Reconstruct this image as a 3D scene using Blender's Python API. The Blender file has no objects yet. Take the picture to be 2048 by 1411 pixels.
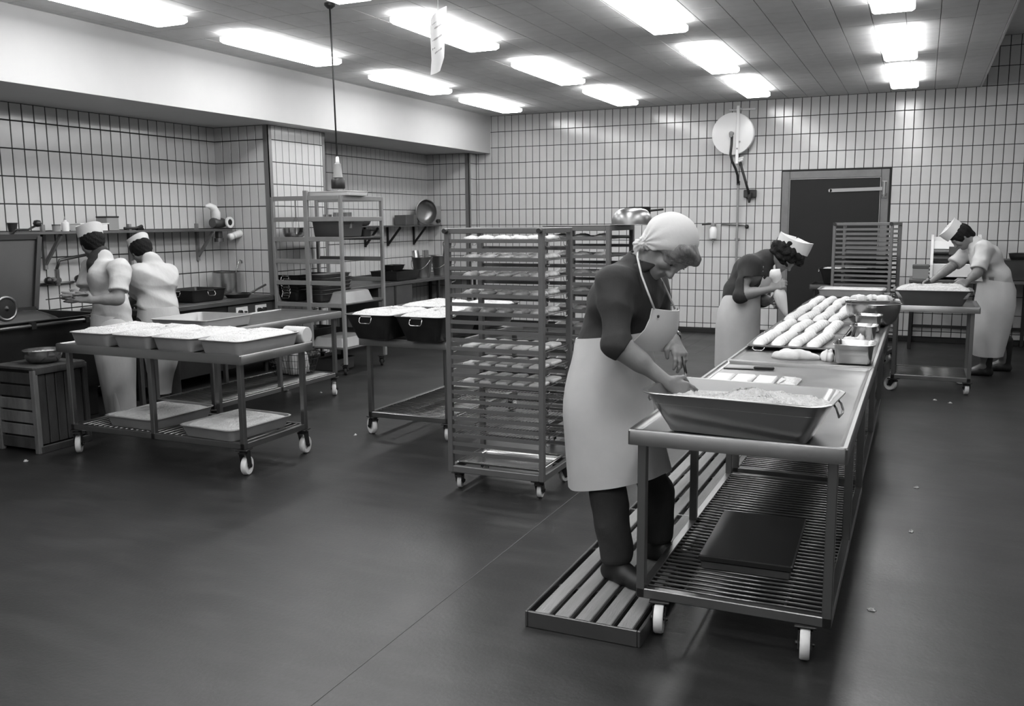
import bpy, math, random
import numpy as np
from mathutils import Vector, Matrix
random.seed(7); rng = np.random.default_rng(7)
S = bpy.context.scene
COL = S.collection
PI = math.pi

# ---------------------------------------------------------------- camera (solved from the vanishing points of the tiled walls)
FPX, YAW, PITCH, ROLL, HC = 1806.556, -0.424971, -0.144588, -0.00826492, 1.62
def _axes():
    f = np.array([math.sin(YAW)*math.cos(PITCH), math.cos(YAW)*math.cos(PITCH), math.sin(PITCH)])
    r = np.array([math.cos(YAW), -math.sin(YAW), 0.0]); u = np.cross(r, f)
    return f, r*math.cos(ROLL)+u*math.sin(ROLL), -r*math.sin(ROLL)+u*math.cos(ROLL)
CF, CR, CU = _axes()
cd = bpy.data.cameras.new('camera'); cam = bpy.data.objects.new('camera', cd); COL.objects.link(cam)
cd.sensor_width = 36.0; cd.sensor_fit = 'HORIZONTAL'; cd.lens = FPX/2048*36; cd.clip_start = .05; cd.clip_end = 100
cam.matrix_world = Matrix(((CR[0], CU[0], -CF[0], 0), (CR[1], CU[1], -CF[1], 0), (CR[2], CU[2], -CF[2], HC), (0, 0, 0, 1)))
S.camera = cam
def pt(x, y, Y):                       # photograph pixel -> point of the place at depth Y
    d = CF*FPX+CR*(x-1024)-CU*(y-705.5); t = Y/d[1]
    return Vector((d[0]*t, Y, HC+d[2]*t))
def onz(x, y, z):                      # photograph pixel -> point at height z
    d = CF*FPX+CR*(x-1024)-CU*(y-705.5); t = (z-HC)/d[2]
    return Vector((d[0]*t, d[1]*t, z))
def onx(x, y, X):
    d = CF*FPX+CR*(x-1024)-CU*(y-705.5); t = X/d[0]
    return Vector((X, d[1]*t, HC+d[2]*t))
def px(p):
    q = np.array([p[0], p[1], p[2]-HC]); w = q@CF
    return (1024+FPX*(q@CR)/w, 705.5-FPX*(q@CU)/w, w)

# ---------------------------------------------------------------- world, exposure
w = bpy.data.worlds.new('world'); S.world = w; w.use_nodes = True
w.node_tree.nodes['Background'].inputs[0].default_value = (.05, .05, .05, 1)
w.node_tree.nodes['Background'].inputs[1].default_value = .3
S.view_settings.view_transform = 'Standard'; S.view_settings.look = 'None'
S.view_settings.exposure = 1.72; S.view_settings.gamma = 1; S.view_settings.use_curve_mapping = False
LAMP = 7.0                             # emission of the ceiling lamps' diffusers

# ---------------------------------------------------------------- materials (the photograph is black and white: greys only)
MATS = {}
def mat(name, v, rough=.5, metal=0., noise=0., nscale=8., bump=0., bscale=60., spec=.5, coat=0., rnoise=0., stretch=None, emit=0.):
    if name in MATS: return MATS[name]
    m = bpy.data.materials.new(name); m.use_nodes = True; nt = m.node_tree; N = nt.nodes; L = nt.links
    b = N['Principled BSDF']
    b.inputs['Base Color'].default_value = (v, v, v, 1); b.inputs['Roughness'].default_value = rough
    b.inputs['Metallic'].default_value = metal; b.inputs['Specular IOR Level'].default_value = spec
    if coat: b.inputs['Coat Weight'].default_value = coat; b.inputs['Coat Roughness'].default_value = .08
    if emit: b.inputs['Emission Color'].default_value = (1, 1, 1, 1); b.inputs['Emission Strength'].default_value = emit
    if noise or bump or rnoise:
        tc = N.new('ShaderNodeTexCoord'); mp = N.new('ShaderNodeMapping'); L.new(tc.outputs['Object'], mp.inputs[0])
        if stretch: mp.inputs['Scale'].default_value = stretch
    if noise:
        n = N.new('ShaderNodeTexNoise'); n.inputs['Scale'].default_value = nscale; n.inputs['Detail'].default_value = 6; n.inputs['Roughness'].default_value = .6
        L.new(mp.outputs[0], n.inputs['Vector'])
        r = N.new('ShaderNodeValToRGB'); e = r.color_ramp.elements
        a, c = max(v*(1-noise), 0), min(v*(1+noise), 1)
        e[0].position = .3; e[0].color = (a, a, a, 1); e[1].position = .7; e[1].color = (c, c, c, 1)
        L.new(n.outputs[0], r.inputs[0]); L.new(r.outputs[0], b.inputs['Base Color'])
    if rnoise:
        n2 = N.new('ShaderNodeTexNoise'); n2.inputs['Scale'].default_value = nscale*1.7; n2.inputs['Detail'].default_value = 4
        L.new(mp.outputs[0], n2.inputs['Vector'])
        mr = N.new('ShaderNodeMapRange'); mr.inputs[1].default_value = .3; mr.inputs[2].default_value = .7
        mr.inputs[3].default_value = max(rough-rnoise, .02); mr.inputs[4].default_value = min(rough+rnoise, 1)
        L.new(n2.outputs[0], mr.inputs[0]); L.new(mr.outputs[0], b.inputs['Roughness'])
    if bump:
        n3 = N.new('ShaderNodeTexNoise'); n3.inputs['Scale'].default_value = bscale; n3.inputs['Detail'].default_value = 5
        L.new(mp.outputs[0], n3.inputs['Vector'])
        bp = N.new('ShaderNodeBump'); bp.inputs['Strength'].default_value = bump; bp.inputs['Distance'].default_value = .01
        L.new(n3.outputs[0], bp.inputs['Height']); L.new(bp.outputs[0], b.inputs['Normal'])
    MATS[name] = m
    return m
def floor_mat():
    m = mat('floor_covering', .014, .40, noise=.25, nscale=1.1, bump=.08, bscale=55, rnoise=.04)
    nt = m.node_tree; N = nt.nodes; L = nt.links; b = N['Principled BSDF']
    src = b.inputs['Base Color'].links[0].from_socket; tc = N.new('ShaderNodeTexCoord')
    def layer(scale, st, lo, hi, dark, light, prev):
        mp = N.new('ShaderNodeMapping'); mp.inputs['Scale'].default_value = st; mp.inputs['Rotation'].default_value = (0, 0, .6); L.new(tc.outputs['Object'], mp.inputs[0])
        n = N.new('ShaderNodeTexNoise'); n.inputs['Scale'].default_value = scale; n.inputs['Detail'].default_value = 8; n.inputs['Roughness'].default_value = .7; L.new(mp.outputs[0], n.inputs['Vector'])
        r = N.new('ShaderNodeValToRGB'); e = r.color_ramp.elements; e[0].position = lo; e[0].color = (dark,)*3+(1,); e[1].position = hi; e[1].color = (light,)*3+(1,); L.new(n.outputs[0], r.inputs[0])
        x = N.new('ShaderNodeMix'); x.data_type = 'RGBA'; x.blend_type = 'MULTIPLY'; x.inputs[0].default_value = 1; L.new(prev, x.inputs[6]); L.new(r.outputs[0], x.inputs[7]); return x.outputs[2]
    c = layer(60, (1, 1, 1), .35, .65, .8, 1.25, src)          # fine speckle
    c = layer(2.2, (1, 5, 1), .45, .75, .9, 1.9, c)            # scuffs
    L.new(c, b.inputs['Base Color'])
    return m
M = dict(
    tile=mat('glazed_tile', .47, .14, noise=.05, nscale=3, spec=.5),
    grout=mat('tile_grout', .016, .9),
    floor=floor_mat(),
    seam=mat('floor_joint', .05, .6),
    ceil=mat('ceiling_panel', .52, .8, noise=.06, nscale=5, bump=.25, bscale=180),
    dark_ceil=mat('ceiling_void', .08, .9),
    white_paint=mat('white_paint', .44, .6, noise=.03, nscale=2),
    base=mat('black_base_tile', .012, .3),
    steel=mat('stainless_steel', .22, .34, .92, noise=.07, nscale=2.5, rnoise=.05, stretch=(1, 1, .4)),
    steel_dull=mat('dull_steel', .13, .45, .85, noise=.1, nscale=3, rnoise=.06),
    steel_dark=mat('dark_steel', .045, .42, .8, noise=.12, nscale=4),
    steel_bright=mat('polished_steel', .42, .2, .95, noise=.08, nscale=8),
    pale_steel=mat('pale_steel', .22, .45, .3, noise=.08, nscale=4),
    lamp_side=mat('lamp_diffuser_side', .8, .4, emit=LAMP*.55),
    rack_steel=mat('rack_steel', .15, .42, .5, noise=.08, nscale=4),
    tub_steel=mat('brushed_tub_steel', .30, .3, .85, noise=.06, nscale=3),
    guard=mat('corner_guard_metal', .19, .4, .5),
    lid_steel=mat('dark_lid_steel', .024, .5, .3, noise=.15, nscale=3),
    tin=mat('aluminium_tub', .30, .42, .35, noise=.1, nscale=5),
    darktin=mat('blackened_tub', .035, .38, .6, noise=.3, nscale=7),
    nylon=mat('white_nylon', .62, .5, noise=.12, nscale=14),
    rubber=mat('black_rubber', .014, .6),
    black=mat('black_plastic', .012, .4),
    iron=mat('painted_iron', .05, .45, noise=.2),
    doorleaf=mat('dark_door_panel', .009, .6, spec=.3, noise=.15, nscale=3),
    doorframe=mat('door_frame_metal', .15, .45, .3, noise=.1),
    aluframe=mat('aluminium_trim', .28, .35, .8),
    dough=mat('white_dough', .50, .8, noise=.1, nscale=40, bump=1., bscale=90),
    crumb=mat('grated_filling', .50, .85, noise=.2, nscale=60, bump=1., bscale=140),
    cream=mat('piped_cream', .52, .6, noise=.04, nscale=25, bump=.3, bscale=70),
    pastry=mat('baked_pastry', .42, .65, noise=.45, nscale=18, bump=.5, bscale=60),
    pastry_top=mat('iced_pastry', .5, .5, noise=.1, nscale=20),
    cloth=mat('white_cloth', .5, .85, noise=.06, nscale=9, bump=.25, bscale=50),
    rubber_apron=mat('white_rubberised_apron', .42, .48, noise=.07, nscale=4, bump=.3, bscale=7),
    cotton=mat('white_cotton', .44, .9, noise=.06, nscale=8, bump=.8, bscale=9, stretch=(1, 1, .55)),
    cap=mat('white_cap_cotton', .5, .85, bump=.15, bscale=40),
    darkshirt=mat('dark_grey_shirt', .020, .85, noise=.25, nscale=9, bump=.8, bscale=10, stretch=(1, 1, .6)),
    darktrouser=mat('dark_trousers', .018, .9, noise=.25, nscale=9, bump=.2, bscale=50),
    skin=mat('skin', .16, .5, noise=.10, nscale=12, bump=.12, bscale=70),
    hair_dark=mat('dark_hair', .006, .75, noise=.4, nscale=40, bump=.8, bscale=90, spec=.2),
    hair_grey=mat('greying_hair', .13, .6, noise=.5, nscale=35, bump=.8, bscale=80, stretch=(1, 1, .3)),
    shoe=mat('black_shoe', .008, .55),
    boot=mat('black_boot', .006, .55),
    wood=mat('dark_worn_wood', .03, .75, noise=.5, nscale=9, bump=.4, bscale=40, stretch=(1, 1, .25)),
    wood_pale=mat('pale_worn_wood', .11, .75, noise=.45, nscale=9, bump=.4, bscale=40, stretch=(1, 1, .25)),
    plank=mat('platform_plank', .19, .7, noise=.22, nscale=7, bump=.2, bscale=60, stretch=(2.5, .3, 1)),
    paper=mat('white_paper', .78, .7),
    ink=mat('ink_print', .16, .7),
    hose=mat('black_hose', .015, .5),
    greyplastic=mat('grey_plastic', .22, .45),
    whiteplastic=mat('white_plastic', .72, .35),
    enamel=mat('white_enamel', .68, .3),
    glass_dark=mat('eye_dark', .01, .15),
    eyewhite=mat('eye_white', .5, .3),
    lamp=mat('lamp_diffuser', .85, .4, emit=LAMP),
    lamp_house=mat('lamp_housing', .7, .5),
)

# ---------------------------------------------------------------- mesh helpers
class MB:
    def __init__(s): s.v = []; s.f = []
    def add(s, vs, fs):
        o = len(s.v); s.v.extend([tuple(p) for p in vs]); s.f.extend([tuple(i+o for i in q) for q in fs]); return s
    def box(s, x0, x1, y0, y1, z0, z1):
        return s.add([(x0,y0,z0),(x1,y0,z0),(x1,y1,z0),(x0,y1,z0),(x0,y0,z1),(x1,y0,z1),(x1,y1,z1),(x0,y1,z1)],
                     [(3,2,1,0),(4,5,6,7),(0,1,5,4),(1,2,6,5),(2,3,7,6),(3,0,4,7)])
    def cbox(s, x0, x1, y0, y1, z0, z1, c=.004):       # chamfered box
        def ring(z, i): return [(x0+i+c,y0+i,z),(x1-i-c,y0+i,z),(x1-i,y0+i+c,z),(x1-i,y1-i-c,z),(x1-i-c,y1-i,z),(x0+i+c,y1-i,z),(x0+i,y1-i-c,z),(x0+i,y0+i+c,z)]
        return s.loft([ring(z0, c), ring(z0+c, 0), ring(z1-c, 0), ring(z1, c)], True, True)
    def loft(s, rings, cap0=False, cap1=False, closed=True):
        n = len(rings[0]); vs = [p for r in rings for p in r]; fs = []
        m = n if closed else n-1
        for k in range(len(rings)-1):
            for i in range(m):
                j = (i+1) % n; fs.append((k*n+i, k*n+j, (k+1)*n+j, (k+1)*n+i))
        if cap0: fs.append(tuple(range(n-1, -1, -1)))
        if cap1: fs.append(tuple((len(rings)-1)*n+i for i in range(n)))
        return s.add(vs, fs)
    def tube(s, path, r, n=8, closed=False, caps=True):
        P = [Vector(p) for p in path]; m = len(P); rr = r if isinstance(r, (list, tuple)) else [r]*m
        rings = []; prev = None
        for i in range(m):
            a = P[(i-1) % m] if (i or closed) else P[i]; b = P[(i+1) % m] if (i < m-1 or closed) else P[i]
            t = (b-a); t = t.normalized() if t.length > 1e-9 else Vector((0, 0, 1))
            if prev is None:
                u = t.orthogonal().normalized()
            else:
                u = prev-t*prev.dot(t); u = u.normalized() if u.length > 1e-6 else t.orthogonal().normalized()
            prev = u; w_ = t.cross(u)
            rings.append([P[i]+(u*math.cos(2*PI*k/n)+w_*math.sin(2*PI*k/n))*rr[i] for k in range(n)])
        if closed: rings.append(rings[0])
        return s.loft(rings, caps and not closed, caps and not closed)
    def cyl(s, p0, p1, r0, r1=None, n=16): return s.tube([p0, p1], [r0, r0 if r1 is None else r1], n)
    def lathe(s, prof, c=(0, 0, 0), n=32, axis='Z', cap=True):
        rings = []
        for r, h in prof:
            ring = []
            for k in range(n):
                a = 2*PI*k/n; x, y = r*math.cos(a), r*math.sin(a)
                p = {'Z': (x, y, h), 'X': (h, x, y), 'Y': (y, h, x)}[axis]
                ring.append((p[0]+c[0], p[1]+c[1], p[2]+c[2]))
            rings.append(ring)
        return s.loft(rings, cap, cap)
    def bar(s, p0, p1, w_, h, up=(0, 0, 1)):            # rectangular bar between two points
        a, b = Vector(p0), Vector(p1); t = (b-a).normalized(); u = Vector(up); sd = t.cross(u)
        sd = sd.normalized() if sd.length > 1e-6 else t.orthogonal().normalized(); u2 = sd.cross(t)
        rg = lambda p: [p-sd*w_/2-u2*h/2, p+sd*w_/2-u2*h/2, p+sd*w_/2+u2*h/2, p-sd*w_/2+u2*h/2]
        return s.loft([rg(a), rg(b)], True, True)
    def mesh(s, name):
        me = bpy.data.meshes.new(name); me.from_pydata(s.v, [], s.f); me.validate(); me.update(); return me
def link(name, data, m=None, parent=None, loc=None, rz=0., smooth=False):
    if isinstance(data, MB): data = data.mesh(name)
    o = bpy.data.objects.new(name, data); COL.objects.link(o)
    if m is not None and not data.materials: data.materials.append(m)
    if smooth: data.polygons.foreach_set('use_smooth', [True]*len(data.polygons)); data.set_sharp_from_angle(angle=math.radians(38)) if smooth == 'a' else None
    if loc is not None: o.location = loc
    if rz: o.rotation_euler = (0, 0, rz)
    if parent is not None: o.parent = parent
    return o
def tag(o, label, cat, group=None, kind=None):
    o['label'] = label; o['category'] = cat
    if group: o['group'] = group
    if kind: o['kind'] = kind
    return o
def thing(name, label, cat, loc=(0, 0, 0), rz=0., group=None):
    o = bpy.data.objects.new(name, None); COL.objects.link(o); o.location = loc; o.rotation_euler = (0, 0, rz); o.empty_display_size = .1
    return tag(o, label, cat, group)
def struct(name, mb, m, smooth=False):
    o = link(name, mb, m, smooth=smooth); o['kind'] = 'structure'; return o
def copy_tree(o, parent=None):
    c = o.copy(); COL.objects.link(c); c.parent = parent
    for ch in list(o.children): copy_tree(ch, c)
    return c
def clone(src, label, loc, rz=None, group=None):
    c = copy_tree(src); c.location = loc
    if rz is not None: c.rotation_euler = (0, 0, rz)
    c['label'] = label
    if group: c['group'] = group
    return c
# ================================================================ THE ROOM
XW, XS, XA, YB = -6.479, -6.22, -7.22, 13.0          # left wall, soffit face, alcove back, back wall
ZC, ZU, ZS = 3.235, 3.83, 2.67                        # ceiling, higher ceiling on the right, soffit underside
XR, YF, XE = 4.2, -3.2, 0.575                         # right wall, wall behind the photographer, edge of the low ceiling
TW, TH, TG, TZ = .1158, .2374, .0085, .143            # tile pitch, joint, height of the first full joint
Y1, Y2, Y3 = 7.99, 9.0, 12.74                         # alcove ends: range alcove, pier, scullery alcove

fl = struct('floor', MB().box(XA-.2, XR, YF, YB+.15, -.12, 0), M['floor'])
def floor_seam(x, y0, y1, w_=.006):
    o = link('floor_joint', MB().box(x-w_/2, x+w_/2, y0, y1, 0, .0012), M['seam'], fl); return o
sx = onz(735, 1320, 0)[0]
floor_seam(sx, 1.2, 12.9, .006)
# tiled strip of floor along the back wall: shallow joints
for k in range(60):
    x = -6.4+k*.1158*2
    if x < 4.1: link('floor_joint', MB().box(x-.003, x+.003, 10.9, 12.9, 0, .001), M['floor'] if k % 3 else M['seam'], fl)

tile_base = MB()
def _tile_mesh(tw, th, d=.006, c=.0025):
    mb = MB(); a, b = tw/2, th/2
    r0 = [(-a, 0, -b), (a, 0, -b), (a, 0, b), (-a, 0, b)]
    r1 = [(-a, -d+c, -b), (a, -d+c, -b), (a, -d+c, b), (-a, -d+c, b)]
    r2 = [(-a+c, -d, -b+c), (a-c, -d, -b+c), (a-c, -d, b-c), (-a+c, -d, b-c)]
    return mb.loft([r0, r1, r2], False, True)
def tiled_wall(name, org, u, width, z0, z1, holes=(), tw=TW, off=0., limit=300, thick=.12, gap=TG):
    """org: left end at floor seen from the room, u: unit vector to the right along the wall; the room lies on the side n."""
    TG = gap; u = Vector(u); n = Vector((u.y, -u.x, 0))         # towards the room
    rot = math.atan2(u.y, u.x)
    mb = MB()
    def bx(a0, a1, b0, b1):
        mb.box(a0, a1, .0, thick, b0, b1)
    if not holes: bx(0, width, z0, z1)
    else:
        (ha, hb, hz) = holes[0]; bx(0, ha, z0, z1); bx(hb, width, z0, z1); bx(ha, hb, hz, z1)
    o = struct(name, mb, M['grout']); o.location = org; o.rotation_euler = (0, 0, rot)
    tiles = []
    zs = [z0] + [TZ+TH*k for k in range(-1, 20) if z0+.02 < TZ+TH*k < z1-.02] + [z1]
    xs = [0.] + [off+tw*k for k in range(-1, 200) if .02 < off+tw*k < width-.02] + [width]
    for i in range(len(xs)-1):
        for j in range(len(zs)-1):
            a0, a1, b0, b1 = xs[i], xs[i+1], zs[j], zs[j+1]
            c, d = (a0+a1)/2, (b0+b1)/2
            if any(ha < c < hb and d < hz for ha, hb, hz in holes):
                if any(ha < c < hb and b1 > hz+.03 for ha, hb, hz in holes):
                    hz = holes[0][2]; b0 = hz; d = (b0+b1)/2
                else: continue
            w_, h_ = a1-a0-TG, b1-b0-TG
            if w_ < .012 or h_ < .012: continue
            P = Vector(org)+u*c+Vector((0, 0, d)); X, Yp, dep = px(P)
            vis = dep > .5 and -30 < X < 2078 and -30 < Yp < 720
            tiles.append((-(1/dep**2) if vis else 0, c, d, w_, h_))
    tiles.sort(key=lambda t: t[0])
    full = _tile_mesh(tw-TG, TH-TG).mesh('tile'); full.materials.append(M['tile'])
    rest = MB()
    for k, (a, c, d, w_, h_) in enumerate(tiles):
        if k < limit and a < 0:
            t = bpy.data.objects.new('tile', full); COL.objects.link(t); t.parent = o
            t.location = (c, 0, d); t.scale = (w_/(tw-TG), 1, h_/(TH-TG))
        else:
            q = _tile_mesh(w_, h_); rest.add([(v[0]+c, v[1], v[2]+d) for v in q.v], q.f)
    if rest.v:
        t = link('tile', rest, M['tile'], o); t['kind'] = 'stuff'
    return o
DX0, DX1, DZ = -1.80, -.43, 2.265
# back wall (room on the -Y side): u = +X
offb = (-.4127-(XW)) % TW
tiled_wall('wall_back', (XW, YB, 0), (1, 0, 0), XR-XW, .072, ZC, holes=[(DX0-XW, DX1-XW, DZ)], off=offb)
tiled_wall('wall_back_upper', (XE, YB, 0), (1, 0, 0), XR-XE, ZC, ZU, off=(-.4127-XE) % TW)
# left side walls (room on the +X side): u = +Y
tiled_wall('wall_left_alcove', (XA, YF, 0), (0, 1, 0), Y1-YF, .072, ZS, tw=.1185, off=(Y1-YF) % .1185, gap=.0105)
tiled_wall('wall_left_return', (XA, Y1, 0), (1, 0, 0), XW-XA, .072, ZS)
tiled_wall('wall_left_pier', (XW, Y1, 0), (0, 1, 0), Y2-Y1, .072, ZS, thick=XW-XA)
tiled_wall('wall_left_scullery', (XA, Y2, 0), (0, 1, 0), Y3-Y2, .072, ZS, tw=.1185)
tiled_wall('wall_left_scullery_return', (XA, Y3, 0), (1, 0, 0), XW-XA, .072, ZS, thick=YB-Y3)
tiled_wall('wall_left_corner', (XW, Y3, 0), (0, 1, 0), YB-Y3, .072, ZS, thick=.2)
tiled_wall('wall_right', (XR, YB, 0), (0, -1, 0), YB-YF, .072, ZU, limit=0)
tiled_wall('wall_front', (XR, YF, 0), (-1, 0, 0), XR-XA, .072, ZU, limit=0)
struct('baseboard_back', MB().cbox(XW, DX0, YB-.012, YB+.06, 0, .066, .004).cbox(DX1, XR, YB-.012, YB+.06, 0, .066, .004), M['base'])
struct('baseboard_left', MB().cbox(XA, XA+.012, YF, Y1, 0, .066, .003).cbox(XW, XW+.012, Y1, Y2, 0, .066, .003).cbox(XW, XW+.012, Y3, YB-.02, 0, .066, .003), M['base'])
struct('baseboard_right', MB().cbox(XR-.012, XR, YF, YB-.02, 0, .066, .003), M['base'])
# soffit: white painted beam box over the alcoves
struct('trim_1', MB().box(XA-.1, XS, YF, YB, ZS, ZC+.1), M['white_paint'])['label'] = 'smooth white painted beam box above the tiled alcoves'
# metal corner guards
for k, (gy, d) in enumerate(((Y1, -1), (Y2, 1), (Y3, -1))):
    g = MB().box(XW-.06, XW+.009, gy+(-.009 if d < 0 else 0), gy+(0 if d < 0 else .009), .07, ZS-.001) .box(XW, XW+.009, gy-(.009 if d < 0 else .05), gy+(.05 if d < 0 else .009), .07, ZS-.001)
    struct('trim_%d' % (k+2), g, M['guard'])
struct('trim_6', MB().box(XW, XW+.012, YB-.012, YB, .07, ZS), M['grout'])
# ---- ceiling
ce = struct('ceiling', MB().box(XS, XE, YF, YB, ZC+.012, ZC+.14), M['dark_ceil'])
struct('ceiling_edge', MB().box(XE-.02, XE, YF, YB, ZC-.004, ZU), M['ceil'])
struct('ceiling_upper', MB().box(XE, XR, YF, YB+.1, ZU, ZU+.1), M['ceil'])
CW, CL = .2565, .41
cand = []
nx = int((XE-.022-XS)/CW)+1
for i in range(nx):
    x1 = XE-.022-i*CW; x0 = max(x1-CW, XS)
    if x1-x0 < .03: continue
    for j in range(int((YB-YF)/CL)+1):
        y1 = YB-j*CL; y0 = max(y1-CL, YF)
        if y1-y0 < .03: continue
        c = ((x0+x1)/2, (y0+y1)/2); X, Yp, dep = px((c[0], c[1], ZC))
        vis = dep > .5 and -40 < X < 2088 and -60 < Yp < 260
        cand.append((-1/dep**2 if vis else 0, c[0], c[1], x1-x0-.0035, y1-y0-.004))
cand.sort(key=lambda t: t[0])
def panel_mesh(w_, l_):
    a, b = w_/2, l_/2; e = .005
    return MB().loft([[(-a,-b,.012),(-a,b,.012),(a,b,.012),(a,-b,.012)], [(-a,-b,.004),(-a,b,.004),(a,b,.004),(a,-b,.004)], [(-a+.002,-b+e,0),(-a+.002,b-e,0),(a-.002,b-e,0),(a-.002,-b+e,0)]], False, True)
pm = panel_mesh(CW-.0035, CL-.004).mesh('ceiling_panel'); pm.materials.append(M['ceil'])
rest = MB()
for k, (a, x, y, w_, l_) in enumerate(cand):
    if k < 300 and a < 0:
        o = bpy.data.objects.new('ceiling_panel', pm); COL.objects.link(o); o.parent = ce; o.location = (x, y, ZC); o.scale = (w_/(CW-.0035), l_/(CL-.004), 1)
    else:
        q = panel_mesh(w_, l_); rest.add([(v[0]+x, v[1]+y, v[2]+ZC) for v in q.v], q.f)
o = link('ceiling_panel', rest, M['ceil'], ce); o['kind'] = 'stuff'
# ---- fluorescent ceiling lamps
def lamp_proto(label):
    t = thing('ceiling_light', label, 'ceiling light', (0, 0, 0), 0, 'fluorescent ceiling lights')
    link('housing', MB().cbox(-.12, .12, -.66, .66, -.03, 0, .004), M['lamp_house'], t)
    a, b = .15, .68
    r = lambda i, z: [(-a+i, -b+i, z), (a-i, -b+i, z), (a-i, b-i, z), (-a+i, b-i, z)]
    link('diffuser_side', MB().loft([r(.02, -.031), r(0, -.036), r(0, -.07), r(.018, -.086)], True, False), M['lamp_side'], t)
    link('diffuser', MB().loft([r(.018, -.086), r(.022, -.088)], False, True), M['lamp'], t)
    return t
rows = [(-5.42, 'in the row along the white beam'), (-3.72, 'in the row over the pastry rack'), (-2.0, 'in the row over the hose reel'), (-.29, 'in the row over the long worktable')]
ys = [(-1.5, 'seventh'), (.6, 'sixth'), (2.75, 'fifth'), (4.93, 'fourth'), (6.98, 'third'), (9.27, 'second'), (11.38, 'first')]
lp = None
for x, rn in rows:
    for y, yn in ys:
        if x < -5 and y < 3: continue
        lb = 'glowing ceiling light, %s from the back wall %s' % (yn, rn)
        if lp is None: lp = lamp_proto(lb); lp.location = (x, y, ZC)
        else: clone(lp, lb, (x, y, ZC))
for y, yn in ((5.0, 'second'), (9.0, 'first')):
    clone(lp, 'glowing light on the higher ceiling, %s from the back wall' % yn, (2.3, y, ZU))
# ---- door
d = thing('door_1', 'dark cold room door in a broad metal frame', 'door', (0, 0, 0)); del d['category']; d['kind'] = 'structure'
x0, x1 = DX0+.006, DX1-.006
fm = MB()
fm.cbox(x0, x0+.10, YB-.03, YB+.08, 0, DZ-.005, .006).cbox(x1-.10, x1, YB-.03, YB+.08, 0, DZ-.005, .006).cbox(x0+.10, x1-.10, YB-.03, YB+.08, DZ-.105, DZ-.005, .006)
link('door_frame', fm, M['doorframe'], d)
link('door_edge', MB().cbox(x0+.1, x0+.112, YB-.045, YB, 0.02, DZ-.105, .003).cbox(x1-.112, x1-.1, YB-.045, YB, 0.02, DZ-.105, .003).cbox(x0+.112, x1-.112, YB-.045, YB, DZ-.118, DZ-.105, .003), M['aluframe'], d)
lf = link('door_leaf', MB().cbox(x0+.113, x1-.113, YB-.04, YB+.02, .015, DZ-.119, .004), M['doorleaf'], d)
hz = pt(1700, 380, YB-.05)[2]; hx0 = pt(1660, 382, YB-.05)[0]
hb = MB(); hb.loft([[(hx0, YB-.052, hz-.014+dz), (hx0, YB-.040, hz-.014+dz)] for dz in (0,)] * 1 + [[(hx0, YB-.052, hz+.014), (hx0, YB-.040, hz+.014)]], False, False, False) if False else None
hb.bar((hx0, YB-.048, hz), (x1-.05, YB-.048, hz+.012), .012, .045, up=(0, 0, 1))
hb.cyl((hx0, YB-.054, hz), (hx0, YB-.042, hz), .0225, n=16)
hg = link('strap_hinge', hb, M['aluframe'], d)
hp = MB().cyl((x1-.055, YB-.065, hz-.09), (x1-.055, YB-.065, hz+.10), .024, n=16).cbox(x1-.085, x1-.02, YB-.05, YB-.03, hz-.11, hz+.12, .004).cyl((x1-.055, YB-.065, hz-.07), (x1-.055, YB-.065, hz-.05), .034, n=16)
link('hinge_pin', hp, M['aluframe'], hg, smooth='a')
hz2 = .45
hb = MB(); hb.bar((hx0, YB-.048, hz2), (x1-.05, YB-.048, hz2+.012), .012, .045); h2 = link('strap_hinge', hb, M['aluframe'], d)
link('hinge_pin', MB().cyl((x1-.055, YB-.065, hz2-.09), (x1-.055, YB-.065, hz2+.10), .024, n=16), M['aluframe'], h2)
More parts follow.
